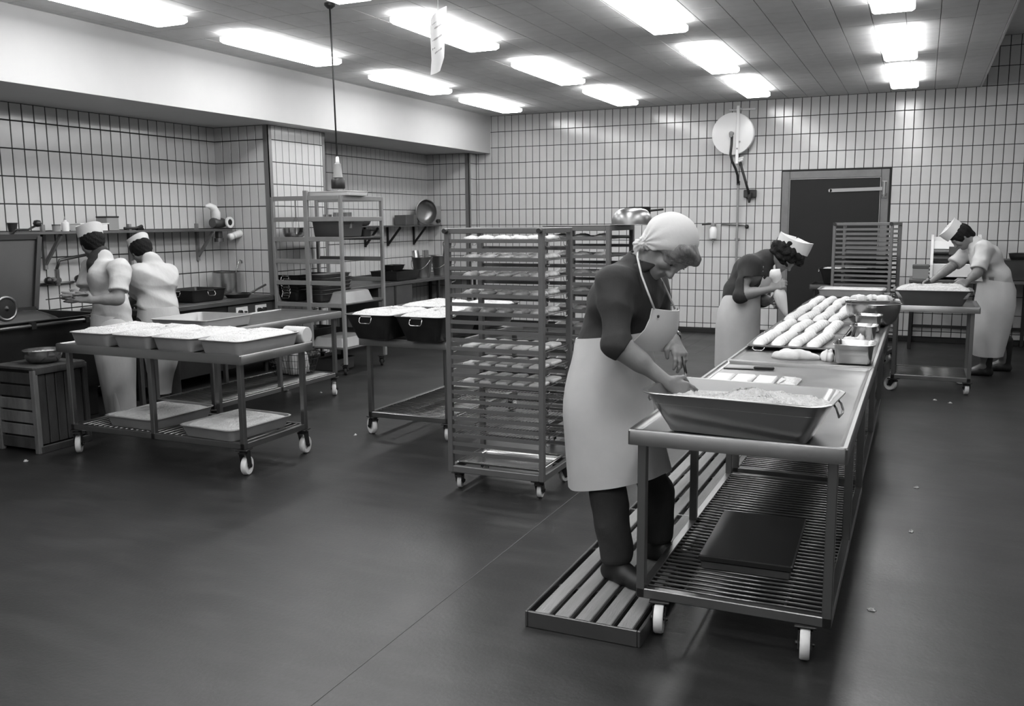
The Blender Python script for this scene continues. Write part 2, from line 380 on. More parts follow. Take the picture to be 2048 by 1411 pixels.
# ================================================================ CARTS, TUBS, TRAYS, RACKS
def rrect(a, b, r, z, n=5, ox=0., oy=0.):              # rounded rectangle loop, half sizes a, b
    r = min(r, a, b); P = []
    for cx, cy, s0 in ((a-r, b-r, 0), (-a+r, b-r, PI/2), (-a+r, -b+r, PI), (a-r, -b+r, 1.5*PI)):
        for k in range(n+1):
            t = s0+PI/2*k/n; P.append((cx+r*math.cos(t)+ox, cy+r*math.sin(t)+oy, z))
    return P
_cw = {}
def caster(parent, x, y, ztop, ang=0., d=.125, w_=.036, wheelmat='nylon', key='big'):
    """fork (part) with its wheel (sub-part); the wheel axle points along the local x after turning by ang"""
    k = (key, d, w_, ztop)
    if k not in _cw:
        f = MB(); R = d/2; h = w_/2+.006
        f.cbox(-.04, .04, -.045, .045, ztop-.008, ztop, .002).cyl((0, 0, ztop-.03), (0, 0, ztop-.006), .03, n=12)
        for s in (-1, 1):
            f.loft([[(s*h-.002, -.032, ztop-.02), (s*h+.002, -.032, ztop-.02), (s*h+.002, .032, ztop-.02), (s*h-.002, .032, ztop-.02)],
                    [(s*h-.002, .012, R-.016), (s*h+.002, .012, R-.016), (s*h+.002, .05, R-.016), (s*h-.002, .05, R-.016)]], True, True)
        f.box(-h-.002, h+.002, -.032, .032, ztop-.03, ztop-.02).cyl((-h-.01, .03, R), (h+.01, .03, R), .009, n=10)
        wl = MB(); wl.lathe([(R*.55, -w_/2), (R*.93, -w_/2), (R, -w_/2+.006), (R, w_/2-.006), (R*.93, w_/2), (R*.55, w_/2), (R*.5, w_/2-.006), (.012, w_/2-.006), (.012, -w_/2+.006), (R*.5, -w_/2+.006), (R*.55, -w_/2)], (0, 0, 0), 24, 'X', cap=False)
        fm_, wm_ = f.mesh('caster'), wl.mesh('wheel'); fm_.materials.append(M['steel_dark']); wm_.materials.append(M[wheelmat])
        wm_.polygons.foreach_set('use_smooth', [True]*len(wm_.polygons)); wm_.set_sharp_from_angle(angle=.7)
        _cw[k] = (fm_, wm_, R)
    fm_, wm_, R = _cw[k]
    c = bpy.data.objects.new('caster', fm_); COL.objects.link(c); c.parent = parent; c.location = (x, y, 0); c.rotation_euler = (0, 0, ang)
    wv = bpy.data.objects.new('wheel', wm_); COL.objects.link(wv); wv.parent = c; wv.location = (0, .03, R)
    return c
def cart(label, X0, X1, Y0, Y1, H, rods='X', shelf=.17, legs=2, angs=(.4, 2.2, -.5, 1.2), rim=.018, edge=.06, group='steel worktables on casters', m='steel', pitch=.042, rz=0., inset=.06, skip_legs=(), rodr=.006, cin=.01, wd=.125):
    cx, cy = (X0+X1)/2, (Y0+Y1)/2; a, b = (X1-X0)/2, (Y1-Y0)/2
    t = thing('worktable', label, 'table', (cx, cy, 0), rz, group)
    top = MB()
    # top plate with raised, rolled rim and deep edge
    L = lambda i, z, r=.012: rrect(a-i, b-i, r, z, 3)
    top.loft([L(.012, H-edge), L(0, H-edge), L(0, H-.006), L(.004, H), L(rim, H), L(rim+.012, H-.014), L(rim+.02, H-.015)], False, True)
    top.loft([L(.012, H-edge), L(.012, H-.02)][::-1], False, False)
    top.box(-a+.02, a-.02, -b+.02, b-.02, H-.03, H-.018)
    link('table_top', top, M[m], t, smooth='a')
    lw = .0175; lx, ly = a-inset, b-inset
    pos = [(sx_*lx, y) for sx_ in (-1, 1) for y in ([-ly, ly] if legs == 2 else [-ly, 0, ly])] if rods == 'X' else [(x, sy*ly) for sy in (-1, 1) for x in ([-lx, lx] if legs == 2 else [-lx, 0, lx])]
    lm = MB().cbox(-lw, lw, -lw, lw, shelf-.02, H-edge+.012, .003).mesh('leg'); lm.materials.append(M[m])
    for x, y in pos:
        o = bpy.data.objects.new('leg', lm); COL.objects.link(o); o.parent = t; o.location = (x, y, 0)
    fr = MB()
    fr.cbox(-lx-lw, lx+lw, -ly-lw, -ly+lw, shelf-.02, shelf+.02, .003).cbox(-lx-lw, lx+lw, ly-lw, ly+lw, shelf-.02, shelf+.02, .003)
    fr.cbox(-lx-lw, -lx+lw, -ly+lw, ly-lw, shelf-.02, shelf+.02, .003).cbox(lx-lw, lx+lw, -ly+lw, ly-lw, shelf-.02, shelf+.02, .003)
    if rods == 'X':
        for x in (-lx*.55, lx*.55): fr.cyl((x, -ly, shelf+.003), (x, ly, shelf+.003), .005, n=6)
    else:
        for y in (-ly*.5, ly*.5): fr.cyl((-lx, y, shelf+.003), (lx, y, shelf+.003), .005, n=6)
    link('shelf_frame', fr, M[m], t)
    if rods == 'X':
        rm = MB().cyl((-lx, 0, shelf+.012), (lx, 0, shelf+.012), rodr, n=8); span = 2*ly
    else:
        rm = MB().cyl((0, -ly, shelf+.012), (0, ly, shelf+.012), rodr, n=8); span = 2*lx
    rm = rm.mesh('shelf_rod'); rm.materials.append(M['steel'] if m == 'steel' else M['steel_dull'])
    rm.polygons.foreach_set('use_smooth', [len(p.vertices) == 4 for p in rm.polygons])
    n = int(span/pitch)
    for k in range(1, n):
        o = bpy.data.objects.new('shelf_rod', rm); COL.objects.link(o); o.parent = t
        q = -span/2+span*k/n; o.location = (0, q, 0) if rods == 'X' else (q, 0, 0)
    for i, (sx_, sy) in enumerate(((-1, -1), (1, -1), (-1, 1), (1, 1))):
        caster(t, sx_*(lx-cin), sy*(ly-.01), shelf-.02, angs[i], wd)
    return t
def pan_mb(a, b, h, taper=.03, rim=.014, cr=.05, t=.003, lip=.006):
    """open tub: half sizes at the rim a, b; flat rolled rim; sides drawn in by taper at the base"""
    mb = MB(); A, B = a-rim, b-rim; ab, bb = A-taper, B-taper
    mb.loft([rrect(ab-.02, bb-.02, cr*.5, 0), rrect(ab-.004, bb-.004, cr*.6, .006), rrect(ab+.002, bb+.002, cr*.7, .018), rrect(A, B, cr, h-.004), rrect(a-.002, b-.002, cr+rim, h-.004-lip*.3), rrect(a, b, cr+rim, h-.002),
             rrect(a-.002, b-.002, cr+rim, h), rrect(A-t, B-t, cr-t, h), rrect(A-t-.003, B-t-.003, cr-t, h-.006), rrect(ab-t, bb-t, cr*.7, .02), rrect(ab-.024, bb-.024, cr*.5, t)], True, True)
    return mb
def bail(w_=.11, drop=.05, out=.02, r=.004):            # drop handle in the local x-z plane, hanging on the -y side
    P = []
    for x, z, y in ((-w_/2+.004, 0, 0), (-w_/2, -drop*.3, -out*.6), (-w_/2, -drop+.012, -out), (-w_/2+.012, -drop, -out), (w_/2-.012, -drop, -out), (w_/2, -drop+.012, -out), (w_/2, -drop*.3, -out*.6), (w_/2-.004, 0, 0)):
        P.append((x, y, z))
    return MB().tube(P, r, 6)
def tub(name, label, cx, cy, z, a, b, h, m='tin', taper=.03, rim=.014, cr=.05, rz=0., group=None, handles=None, hm='steel_bright', cat='tub', tilt=None):
    t = thing(name, label, cat, (cx, cy, z), rz, group)
    link('body', pan_mb(a, b, h, taper, rim, cr), M[m], t, smooth='a')
    for side in (handles or ()):
        g = link('handle', bail(.10 if a > .15 else .07), M[hm], t, smooth=True)
        A, B = a-rim, b-rim
        if side == '-y': g.location = (0, -B-.002, h-.012)
        if side == '+y': g.location = (0, B+.002, h-.012); g.rotation_euler = (0, 0, PI)
        if side == '+x': g.location = (A+.002, 0, h-.012); g.rotation_euler = (0, 0, PI/2)
        if side == '-x': g.location = (-A-.002, 0, h-.012); g.rotation_euler = (0, 0, -PI/2)
        # small plate riveted behind the handle
        pl = MB().box(-.045, .045, -.004, 0, -.004, .011); o = link('handle_plate', pl, M['steel_bright'], t); o.location = g.location; o.rotation_euler = g.rotation_euler
    return t
def vnoise(x, y, s, seed=0):                            # cheap smooth noise
    v = 0.; am = 1.
    for k in range(4):
        v += am*math.sin(x*s*(1.9**k)+seed*1.7+k*2.1+1.3*math.sin(y*s*(1.7**k)*.8+k+seed))*math.cos(y*s*(1.8**k)+seed*.9+k*1.1); am *= .55
    return v/2
def heap(label, cx, cy, z0, a, b, zt, amp=.012, scale=22., cr=.05, m='dough', seed=0, rings=18, rz=0., cat='dough', depth=.06, peaks=(), grain=.004, name='dough_mass', taper=0.):
    """mass filling a tub: a lumpy top over straight sides"""
    mb = MB(); R = []
    n = 10
    R.append(rrect(a-.03-taper, b-.03-taper, cr*.6, z0-depth, n)); R.append(rrect(a, b, cr, z0, n))
    for k in range(1, rings+1):
        f = 1-k/rings; f2 = max(f, .02); dome = 1-(1-min(1, (1-f)*2.2))**2
        ring = []
        for (x, y, _) in rrect(a*f2, b*f2, max(cr*f2, .001), 0, n):
            h = z0+dome*(zt-z0)+amp*dome*vnoise(x, y, scale, seed)+random.uniform(-grain, grain)*min(1, dome*1.5)
            for (qx, qy, qr, qh) in peaks: h += qh*math.exp(-((x-qx)**2+(y-qy)**2)/qr**2)
            ring.append((x, y, h))
        R.append(ring)
    mb.loft(R, True, True)
    o = link(name, mb, M[m], None, (cx, cy, 0), rz, smooth=True)
    return tag(o, label, cat, None, 'stuff')

# ---------------- the long worktable row on the right: three carts end to end
HT = .82
cart('long steel worktable with slatted shelf holding the woman\'s dough tub', -1.005, -.2, 3.3, 5.2, HT, 'X', .15, 3, (PI+.15, PI+.1, -.4, .6), cin=.075, wd=.12, inset=.05, group='worktables in the long row')
cart('steel worktable in the middle of the row under the piped pastry trays', -1.0, -.2, 5.225, 7.88, HT, 'X', .15, 3, (.4, .3, -.4, .6), cin=.075, wd=.12, group='worktables in the long row')
cart('steel worktable at the end of the row beside the dark door', -.995, -.262, 7.905, 10.62, HT, 'X', .15, 3, (.4, .3, -.4, .6), cin=.075, wd=.12, group='worktables in the long row')
# big tub of filling in front
ft = tub('mixing_tub', 'big deep steel tub with sloping sides and sticky filling', -.60, 3.47, HT-.014, .355, .205, .165, 'tub_steel', .075, .016, .06, rz=-.085, handles=('+x', '-x'))
heap('pale lumpy filling heaped in the big front steel tub', -.60, 3.47, HT+.105, .315, .168, HT+.128, .013, 34, .05, 'crumb', 3, rz=-.085, cat='filling', taper=.03, depth=.03, peaks=((.05, -.03, .09, .035), (.18, -.02, .07, .03), (-.2, .03, .12, -.03)), grain=.008, rings=30, name='filling_mass')
# pastries behind it on the bare steel
def slab_mb(w_, l_, h, seed, rough=.004, ridges=0):
    mb = MB(); R = []; nx_, ny_ = 8, 10
    for z, k in ((0, .0), (h*.55, .0), (h, 1.)):
        ring = []
        for (x, y, _) in rrect(w_/2-(.006 if k else 0), l_/2-(.006 if k else 0), .012, z, 3):
            ring.append((x+random.uniform(-rough, rough)*.6, y+random.uniform(-rough, rough)*.6, z+(random.uniform(-rough, rough) if k else 0)))
        R.append(ring)
    r2 = [(x*.6+random.uniform(-rough, rough), y*.6+random.uniform(-rough, rough), h+rough+random.uniform(-rough, rough)) for x, y, z in R[-1]]
    R.append(r2); r3 = [(x*.2, y*.2, h+rough*1.5) for x, y, z in R[-2]]; R.append(r3)
    return mb.loft(R, True, True)
for k, (xx, w_) in enumerate(((-.905, .15), (-.80, .15), (-.69, .15), (-.575, .15))):
    o = link('pastry_square', slab_mb(.1, .25, .016, k, .006 if k == 3 else .002), M['pastry_top'] if k < 3 else M['dough'], None, (xx, 4.62, HT-.014), 0, smooth='a')
    tag(o, ['flat white pastry strip on bare steel, nearest the duckboard behind the big tub', 'flat white pastry strip, second from the duckboard behind the big tub', 'flat white pastry strip, third from the duckboard behind the big tub', 'rough crumb-topped pastry strip at the end of the line behind the big tub'][k], 'pastry', 'pastry strips behind the big tub')
# palette knife lying at the joint of the tables
kn = thing('palette_knife', 'dark flat palette knife lying near the table joint', 'knife', (-.86, 5.0, HT-.013), .15)
link('blade', MB().loft([[(-.11, -.02, .001), (.05, -.022, .001), (.05, .022, .001), (-.11, .02, .001)], [(-.11, -.02, .004), (.05, -.022, .004), (.05, .022, .004), (-.11, .02, .004)]], True, True), M['black'], kn)
link('handle', MB().cbox(.05, .16, -.012, .012, 0, .016, .004), M['black'], kn)
# black box on the lower shelf
bb = thing('scale_box', 'flat black metal box lying on the slatted lower shelf', 'box', (-.61, 3.95, .169), .03)
link('lid', MB().cbox(-.19, .19, -.32, .32, .035, .062, .005), M['black'], bb)
link('body', MB().cbox(-.18, .18, -.31, .31, 0, .035, .004), M['iron'], bb)
# trays with piped strips
def tray(label, cx, cy, z, a, b, rz=0., group=None, m='steel_dull', h=.016, name='baking_tray', handle=None):
    t = thing(name, label, 'tray', (cx, cy, z), rz, group)
    link('sheet', pan_mb(a, b, h, .004, .008, .012, .002), M[m], t, smooth='a')
    if handle:
        g = link('handle', bail(.07, .022, .03, .003), M['steel_bright'], t, smooth=True); g.location = handle
    return t
def strip_mb(w_, l_, h, seed, n=8):                    # ridged strip of piped cream on a pastry base
    R = []; rs = random.Random(seed); ns = 9; m = n*8
    for i in range(m+1):
        f = i/m; y = -l_/2+l_*f
        e = min(1, min(f, 1-f)*9+.18); rg = .12+.88*abs(math.sin(PI*n*f))**.7; wob = rs.uniform(-.003, .003)
        ring = []
        for k in range(ns):
            a_ = PI*k/(ns-1); ring.append((math.cos(a_)*w_/2*(.5+.5*rg)*min(1, e+.25)+wob, y+.012*math.sin(a_), .006+h*math.sin(a_)**.8*rg*e))
        ring.append((-w_/2*.7, y, 0)); ring.append((w_/2*.7, y, 0)); R.append(ring)
    return MB().loft(R, True, True)
strips = [strip_mb(.084, .64, .046, k) for k in range(4)]
sms = []
for s_ in strips:
    me = s_.mesh('piped_strip'); me.materials.append(M['cream']); me.polygons.foreach_set('use_smooth', [True]*len(me.polygons)); sms.append(me)
tn = ['first', 'second', 'third', 'fourth', 'fifth']
for i in range(5):
    cy = 6.12+i*.745
    tray('flat steel baking tray, %s from the crumpled cloth in the worktable row' % tn[i], -.71, cy, HT, .28, .365, rz=[.02, -.01, .015, 0, -.02][i], group='trays of piped strips', handle=(-.2, -.36, .012) if i == 0 else None)
    for j in range(4):
        o = bpy.data.objects.new('piped_strip', sms[(i+j) % 4]); COL.objects.link(o); o.location = (-.905+j*.112+[0, .015, -.01, .0, .01][i], cy, HT+.0035); o.rotation_euler = (0, 0, random.uniform(-.03, .03)-.06)
        tag(o, 'ridged white piped strip, %s from the duckboard side, on the %s piped tray' % (tn[j], tn[i]), 'pastry', 'piped strips on tray %s' % tn[i])
# cloths
def cloth_lump(name, label, cx, cy, z, a, b, h, seed, rz=0., m='cloth', cat='cloth', rip=.18):
    R = []; n = 28; rs = random.Random(seed); ph = [rs.uniform(0, 6) for _ in range(6)]
    for k in range(9):
        f = k/8; ring = []
        for i in range(n):
            t = 2*PI*i/n; e = 1+.16*math.sin(3*t+ph[0])+.12*math.sin(5*t+ph[1])+.07*math.sin(9*t+ph[2])
            rr = e*(math.cos(f*PI/2)**.7 if k < 8 else .02)
            x, y = a*rr*math.cos(t), b*rr*math.sin(t)
            zz = h*(math.sin(f*PI/2)**.8)*(1+rip*math.sin(5*x/a+ph[3])*math.cos(4*y/b+ph[4]))+.004*math.sin(11*t+ph[5])*(1-f)
            ring.append((x, y, max(zz, .0) if k else 0))
        R.append(ring)
    o = link(name, MB().loft(R, True, True), M[m], None, (cx, cy, z), rz, smooth=True)
    return tag(o, label, cat)
cloth_lump('crumpled_cloth', 'crumpled white cloth lying before the first piped tray', -.66, 5.50, HT-.0145, .125, .06, .05, 3)
cloth_lump('folded_cloth', 'small white rag beside the front steel container', -.47, 5.52, HT-.0145, .035, .09, .055, 5)
cloth_lump('white_cloth_mound', 'smooth white cloth mound leaning behind the front steel container', -.365, 5.72, HT-.0145, .06, .10, .115, 8, m='cotton', rip=.03)
cloth_lump('folded_cloth', 'white rag beside the middle steel container', -.335, 6.20, HT-.0145, .03, .06, .07, 6)
# deep containers
def container(label, cx, cy, a, b, h, rz=0.):
    return tub('steel_container', label, cx, cy, HT-.0145, a, b, h, 'steel_bright', .012, .010, .03, rz=rz, group='deep steel containers', cat='container')
container('wide deep steel container at the near corner of the middle table', -.325, 5.47, .115, .13, .115, .03)
container('small deep steel container between the wide one and the bowl', -.325, 6.41, .088, .10, .115, .0)
container('deep steel container standing right before the mixing bowl', -.33, 7.02, .097, .09, .125, .0)
def bowl(name, label, cx, cy, z, r, h, m='steel_bright', rb=None, cat='bowl', group=None, rim=True, n=40):
    rb = rb or r*.5; t = .002
    prof = [(.001, 0), (rb*.9, 0), (rb, .004)]
    for k in range(1, 8):
        f = k/7; prof.append((rb+(r-rb)*math.sin(f*PI/2)**.85*.98, .004+(h-.004)*(1-math.cos(f*PI/2))**.9))
    prof += [(r+.006, h-.003), (r+.007, h), (r+.002, h+.002)]
    for k in range(7, 0, -1):
        f = k/7; prof.append((rb+(r-rb)*math.sin(f*PI/2)**.85*.98-t, .004+(h-.004)*(1-math.cos(f*PI/2))**.9+t))
    prof += [(rb*.9, .004), (.001, .004)]
    o = link(name, MB().lathe(prof, (0, 0, 0), n), M[m], None, (cx, cy, z), 0, smooth='a')
    return tag(o, label, cat, group)
bowl('mixing_bowl', 'large polished mixing bowl crowded with tools and bags', -.32, 7.42, HT-.0145, .2, .175, 'steel_bright', .1)
# contents of the mixing bowl: tools laid across the rim
for k, (x0, y0, x1, y1, r_, mm, nm, lb) in enumerate((
        (-.52, 7.40, -.18, 7.50, .009, 'steel_bright', 'long_spatula', 'bright steel spatula rod across the mixing bowl'),
        (-.47, 7.33, -.20, 7.36, .007, 'iron', 'wooden_spoon', 'dark spoon stick across the mixing bowl'))):
    o = link(nm, MB().cyl((x0, y0, HT+.173), (x1, y1, HT+.173+r_), r_, n=10), M[mm]); tag(o, lb, 'utensil')
for k, (x, y, s_) in enumerate(((-.42, 7.46, .06), (-.335, 7.49, .05), (-.25, 7.47, .06))):
    o = cloth_lump('icing_bag', ['plump white icing bag at the table side of the mixing bowl', 'small white icing bag in the middle of the mixing bowl', 'creased white icing bag at the aisle side of the mixing bowl'][k], x, y, HT+.168, s_, s_*.8, .05, 20+k, m='cloth', cat='icing bag', rip=.1)
# white-filled shallow pan at the far end
tub('shallow_pan', 'long pale shallow pan filled with white dough at the row end', -.655, 10.2, HT-.0145, .335, .24, .085, 'tin', .02, .012, .05, rz=.0)
heap('white dough levelled in the long pale pan at the row end', -.655, 10.2, HT+.055, .31, .215, HT+.066, .004, 20, .045, 'dough', 8, depth=.05)

# ---------------- right cart and its tub
cart('short steel cart with slatted shelf where the man works dough', -.255, .51, 9.12, 9.86, HT, 'X', .14, 2, (1.0, .1, .4, 1.2), pitch=.05, group=None)
tub('mixing_tub', 'deep dark steel tub of white dough on the short cart', .11, 9.45, HT-.014, .345, .265, .15, 'steel_dull', .07, .014, .05, handles=('+x',))
heap('fluffy white dough heaped in the tub on the short cart', .11, 9.45, HT+.12, .322, .242, HT+.165, .022, 18, .04, 'crumb', 5, grain=.008, peaks=((.17, .02, .1, .035), (-.2, .03, .1, .01)))

# ---------------- left front cart
cart('wide steel worktable with five tubs, before the two men', -5.51, -3.86, 4.40, 5.15, .80, 'Y', .20, 3, (.7, .25, 1.1, .15), pitch=.05, group=None, m='steel')
lt = [(-5.225, .195), (-4.835, .18), (-4.465, .19), (-4.06, .19)]
ln = ['at the wooden crate end of the wide worktable', 'second from the wooden crate on the wide worktable', 'third from the wooden crate on the wide worktable', 'at the free end of the wide worktable']
for k, (x, a) in enumerate(lt):
    tub('dough_tub', 'pale oblong tub of white dough '+ln[k], x, 4.735, .786, a, .315, .098, 'tin', .022, .012, .05, rz=[0, .0, .0, -.02][k], group='dough tubs on the wide worktable')
    heap('white dough filling the tub '+ln[k], x, 4.745, .872, a-.02, .290, .905, .010, 30, .045, 'dough', 11+k, grain=.004, rz=[0, 0, 0, -.02][k], depth=.05)
for k, (x, y) in enumerate(((-4.93, 4.76), (-4.2, 4.72))):
    tub('dough_tub', ['oblong tub on the lower shelf nearer the wooden crate', 'oblong tub on the lower shelf at the free end'][k], x, y, .217, .25, .30, .085, 'tin', .025, .012, .05, rz=[-.03, -.06][k], group='dough tubs on the lower shelf')
    heap(['white flour dough in the lower tub nearer the wooden crate', 'white flour dough in the lower tub at the free end'][k], x, y, .285, .225, .275, .318, .008, 20, .045, 'dough', 30+k, rz=[-.03, -.06][k], depth=.045)
o = link('paper_roll', MB().lathe([(.001, -.09), (.055, -.09), (.06, -.085), (.06, .085), (.055, .09), (.001, .09)], (0, 0, .06), 24, 'X'), M['cotton'], None, (-3.97, 5.11, .786), 0, smooth='a'); tag(o, 'plump white roll lying behind the end tub on the wide worktable', 'roll')

# ---------------- second left cart
cart('empty-ended steel worktable behind the wide one, beside the range', -5.66, -4.94, 5.32, 7.05, .80, 'X', .20, 3, (.5, .9, .2, .5), pitch=.042, group=None)
tub('shallow_pan', 'empty pale shallow pan on the worktable beside the two men', -5.33, 5.65, .786, .29, .31, .09, 'tin', .02, .012, .05, rz=.05)

# ---------------- cart with the blackened tubs of crumbs
cart('steel cart loaded with four blackened tubs of white crumbs', -3.87, -3.08, 5.72, 7.05, .76, 'X', .16, 2, (1.0, .2, .4, 1.0), pitch=.045, group=None)
gn = ['near the worktables', 'behind the pastry rack', 'at the scullery corner', 'at the far corner by the second rack']
for k, (x, y) in enumerate(((-3.69, 5.90), (-3.265, 5.90), (-3.69, 6.62), (-3.265, 6.62))):
    tub('crumb_tub', 'deep blackened tub with wire handle '+gn[k], x, y, .7605, .21, .345, .19, 'darktin', .06, .012, .05, group='blackened tubs of crumbs', handles=('-y',))
    heap('white crumbs heaped in the blackened tub '+gn[k], x, y, .93, .19, .325, .967, .008, 24, .045, 'crumb', 40+k, grain=.006, depth=.05, cat='crumbs', name='crumb_heap')
NTH = ['first', 'second', 'third', 'fourth', 'fifth', 'sixth', 'seventh', 'eighth', 'ninth', 'tenth']
# ================================================================ RACKS
def rack(label, cx, cy, a, b, top, nr, z_hi, z_lo, rz=0., m='rack_steel', group='tray racks', base_tray=True, d=.09, kn=False):
    t = thing('tray_rack', label, 'rack', (cx, cy, 0), rz, group); pw = .016; zb = .145
    pm_ = MB().cbox(-pw, pw, -pw, pw, zb-.03, top, .003).mesh('post'); pm_.materials.append(M[m])
    for sx_ in (-1, 1):
        for sy in (-1, 1):
            o = bpy.data.objects.new('post', pm_); COL.objects.link(o); o.parent = t; o.location = (sx_*(a-pw), sy*(b-pw), 0)
    f = MB()
    for y in (-b+pw, b-pw): f.cbox(-a+2*pw, a-2*pw, y-pw, y+pw, top-.032, top, .003)
    for x in (-a+pw, a-pw): f.cbox(x-pw, x+pw, -b+2*pw, b-2*pw, top-.032, top, .003)
    link('top_frame', f, M[m], t)
    f = MB()
    for y in (-b+pw, b-pw): f.cbox(-a+2*pw, a-2*pw, y-pw, y+pw, zb-.03, zb+.01, .003)
    for x in (-a+pw, a-pw): f.cbox(x-pw, x+pw, -b+2*pw, b-2*pw, zb-.03, zb+.01, .003)
    link('base_frame', f, M[m], t)
    rm = MB().box(-a+2*pw, a-2*pw, -.002, .002, -.011, .011).box(-a+2*pw, a-2*pw, .0, .02, -.011, -.008).mesh('runner'); rm.materials.append(M[m])
    for k in range(nr):
        z = z_hi+(z_lo-z_hi)*k/(nr-1)
        for s in (-1, 1):
            o = bpy.data.objects.new('runner', rm); COL.objects.link(o); o.parent = t; o.location = (0, s*(b-.008), z); o.rotation_euler = (0, 0, 0 if s < 0 else PI)
    for i, (sx_, sy) in enumerate(((-1, -1), (1, -1), (-1, 1), (1, 1))):
        caster(t, sx_*(a-.05), sy*(b-.05), zb-.03, (.25, .1, .6, -.3)[i], d, .026, 'nylon', 'rack')
    if kn:
        for x in (-a+pw, a-pw): link('end_cap', MB().cyl((x, -b-.03, top-.016), (x, -b, top-.016), .014, n=12), M['rubber'], t)
    return t
R1 = dict(cx=-2.25, cy=4.945, a=.315, b=.235)
zh, zl = pt(1000, 482, 4.715)[2], pt(990, 912, 4.715)[2]
rack('tall steel tray rack with pastries beside the aproned woman', R1['cx'], R1['cy'], R1['a'], R1['b'], 1.583, 25, zh, zl, kn=True)
rz_ = lambda k: zh+(zl-zh)*k/24
tray('shallow steel tray on the base of the tall pastry rack', R1['cx'], R1['cy'], .156, .28, .20, m='steel_bright', h=.02)
gm = {}
def grid(label, cx, cy, z, a, b, group, rz=0.):
    t = thing('cooling_grid', label, 'grid', (cx, cy, z), rz, group)
    if 'f' not in gm or gm['k'] != (a, b):
        gm['k'] = (a, b)
        gm['f'] = MB().tube([(-a, -b, .003), (a, -b, .003), (a, b, .003), (-a, b, .003)], .003, 6, closed=True).mesh('frame')
        w_ = MB(); n = int(2*a/.022)
        for k in range(1, n): x = -a+2*a*k/n; w_.tube([(x, -b, .005), (x, b, .005)], .0014, 5)
        for y in (-b*.4, b*.4): w_.tube([(-a, y, .002), (a, y, .002)], .0016, 5)
        gm['w'] = w_.mesh('wires'); h = MB()
        h.tube([(0, -.025, 0), (.004, -.025, -.02), (.008, -.018, -.027), (.008, .018, -.027), (.004, .025, -.02), (0, .025, 0)], .0022, 5); gm['h'] = h.mesh('handle')
        for q in 'fwh': gm[q].materials.append(M['steel'])
    for q, nm in (('f', 'frame'), ('w', 'wires')):
        o = bpy.data.objects.new(nm, gm[q]); COL.objects.link(o); o.parent = t
        if q == 'w': o['kind'] = 'stuff'
    for sx_ in (-1, 1):
        for y in (-b*.7, b*.7):
            o = bpy.data.objects.new('handle', gm['h']); COL.objects.link(o); o.parent = t; o.location = (sx_*a, y, 0); o.rotation_euler = (0, 0, 0 if sx_ > 0 else PI)
    return t
def loaf_mb(seed, w_=.088, l_=.165, h=.03):
    rs = random.Random(seed); R = []; n = 9; m = 9
    for i in range(m+1):
        f = i/m; e = max(.25, math.sin(PI*min(max(f, .04), .96)))**.35
        R.append([(math.cos(PI*k/(n-1))*w_/2*e+rs.uniform(-.002, .002), -l_/2+l_*f, (math.sin(PI*k/(n-1))**.6)*h*e*(1+rs.uniform(-.12, .12))) for k in range(n)])
    return MB().loft(R, True, True)
lm_ = []
for k in range(5):
    me = loaf_mb(k).mesh('pastry'); me.materials.append(M['pastry']); me.polygons.foreach_set('use_smooth', [True]*len(me.polygons)); lm_.append(me)
sq = []
for k in range(3):
    me = slab_mb(.080, .15, .016, k, .0015).mesh('pastry_square'); me.materials.append(M['pastry_top']); sq.append(me)
on = {0: 'topmost', 2: 'second', 4: 'third', 6: 'fourth', 8: 'fifth', 12: 'sixth', 14: 'seventh', 16: 'eighth', 18: 'ninth', 20: 'tenth', 22: 'lowest'}
for k in on:
    z = rz_(k)-.0075
    what = 'baked pastries' if k < 10 else ('flat iced squares' if k < 17 else 'nothing on it')
    grid('%s wire grid of the tall rack, %s' % (on[k], ('with '+what) if k < 17 else 'empty'), R1['cx'], R1['cy'], z, .30, .205, 'wire grids in the tall pastry rack')
    if k < 17:
        for i in range(5):
            for j in range(2):
                me = lm_[(i+j+k) % 5] if k < 10 else sq[(i+j) % 3]
                o = bpy.data.objects.new(me.name.split('.')[0], me); COL.objects.link(o)
                o.location = (R1['cx']-.20+i*.108, R1['cy']-.098+j*.193, z+.0065); o.rotation_euler = (0, 0, random.uniform(-.03, .03))
                tag(o, '%s, %s from the aproned woman, row %s the second rack, %s grid' % ('dark-edged pastry' if k < 10 else 'flat iced pastry', NTH[4-i], ('away from', 'beside')[j], on[k]), 'pastry', 'pastries on the %s grid' % on[k])
# second rack behind
x2 = pt(1220, 453, 5.95)[0]
rack('steel tray rack standing behind the tall pastry rack, bowls on top', x2-.25, 6.24, .25, .29, 1.583, 20, 1.5, .3)
for k in range(0, 20, 2):
    z = 1.5+(.3-1.5)*k/19
    tray('steel tray of pastries, %s from the top, in the rack under the bowls' % NTH[k//2], x2-.25, 6.24, z-.0075, .235, .255, group='trays in the rack under the bowls', m='steel_dull', h=.012)
    for i in range(3):
        o = bpy.data.objects.new('pastry', lm_[(i+k) % 5]); COL.objects.link(o); o.location = (x2-.40+i*.15, 6.10+.0*i, z-.004); o.scale = (1.3, 1.3, 1.2)
        tag(o, 'baked pastry, %s from the tall rack, on the %s tray from top under the bowls' % (NTH[i], NTH[k//2]), 'pastry', 'pastries on the %s tray under the bowls' % NTH[k//2])
link('top_sheet', MB().cbox(-.25, .25, -.29, .29, 1.5835, 1.588, .001), M['steel_dull'], bpy.data.objects['tray_rack.001'])
bo = bowl('big_bowl', 'big steel bowl turned upside down on the second rack', 0, 0, 0, .145, .115, 'steel', .07)
pb = pt(1264, 452, 6.2); bo.location = (pb[0], 6.2, 1.588+.117); bo.rotation_euler = (PI, 0, 0)
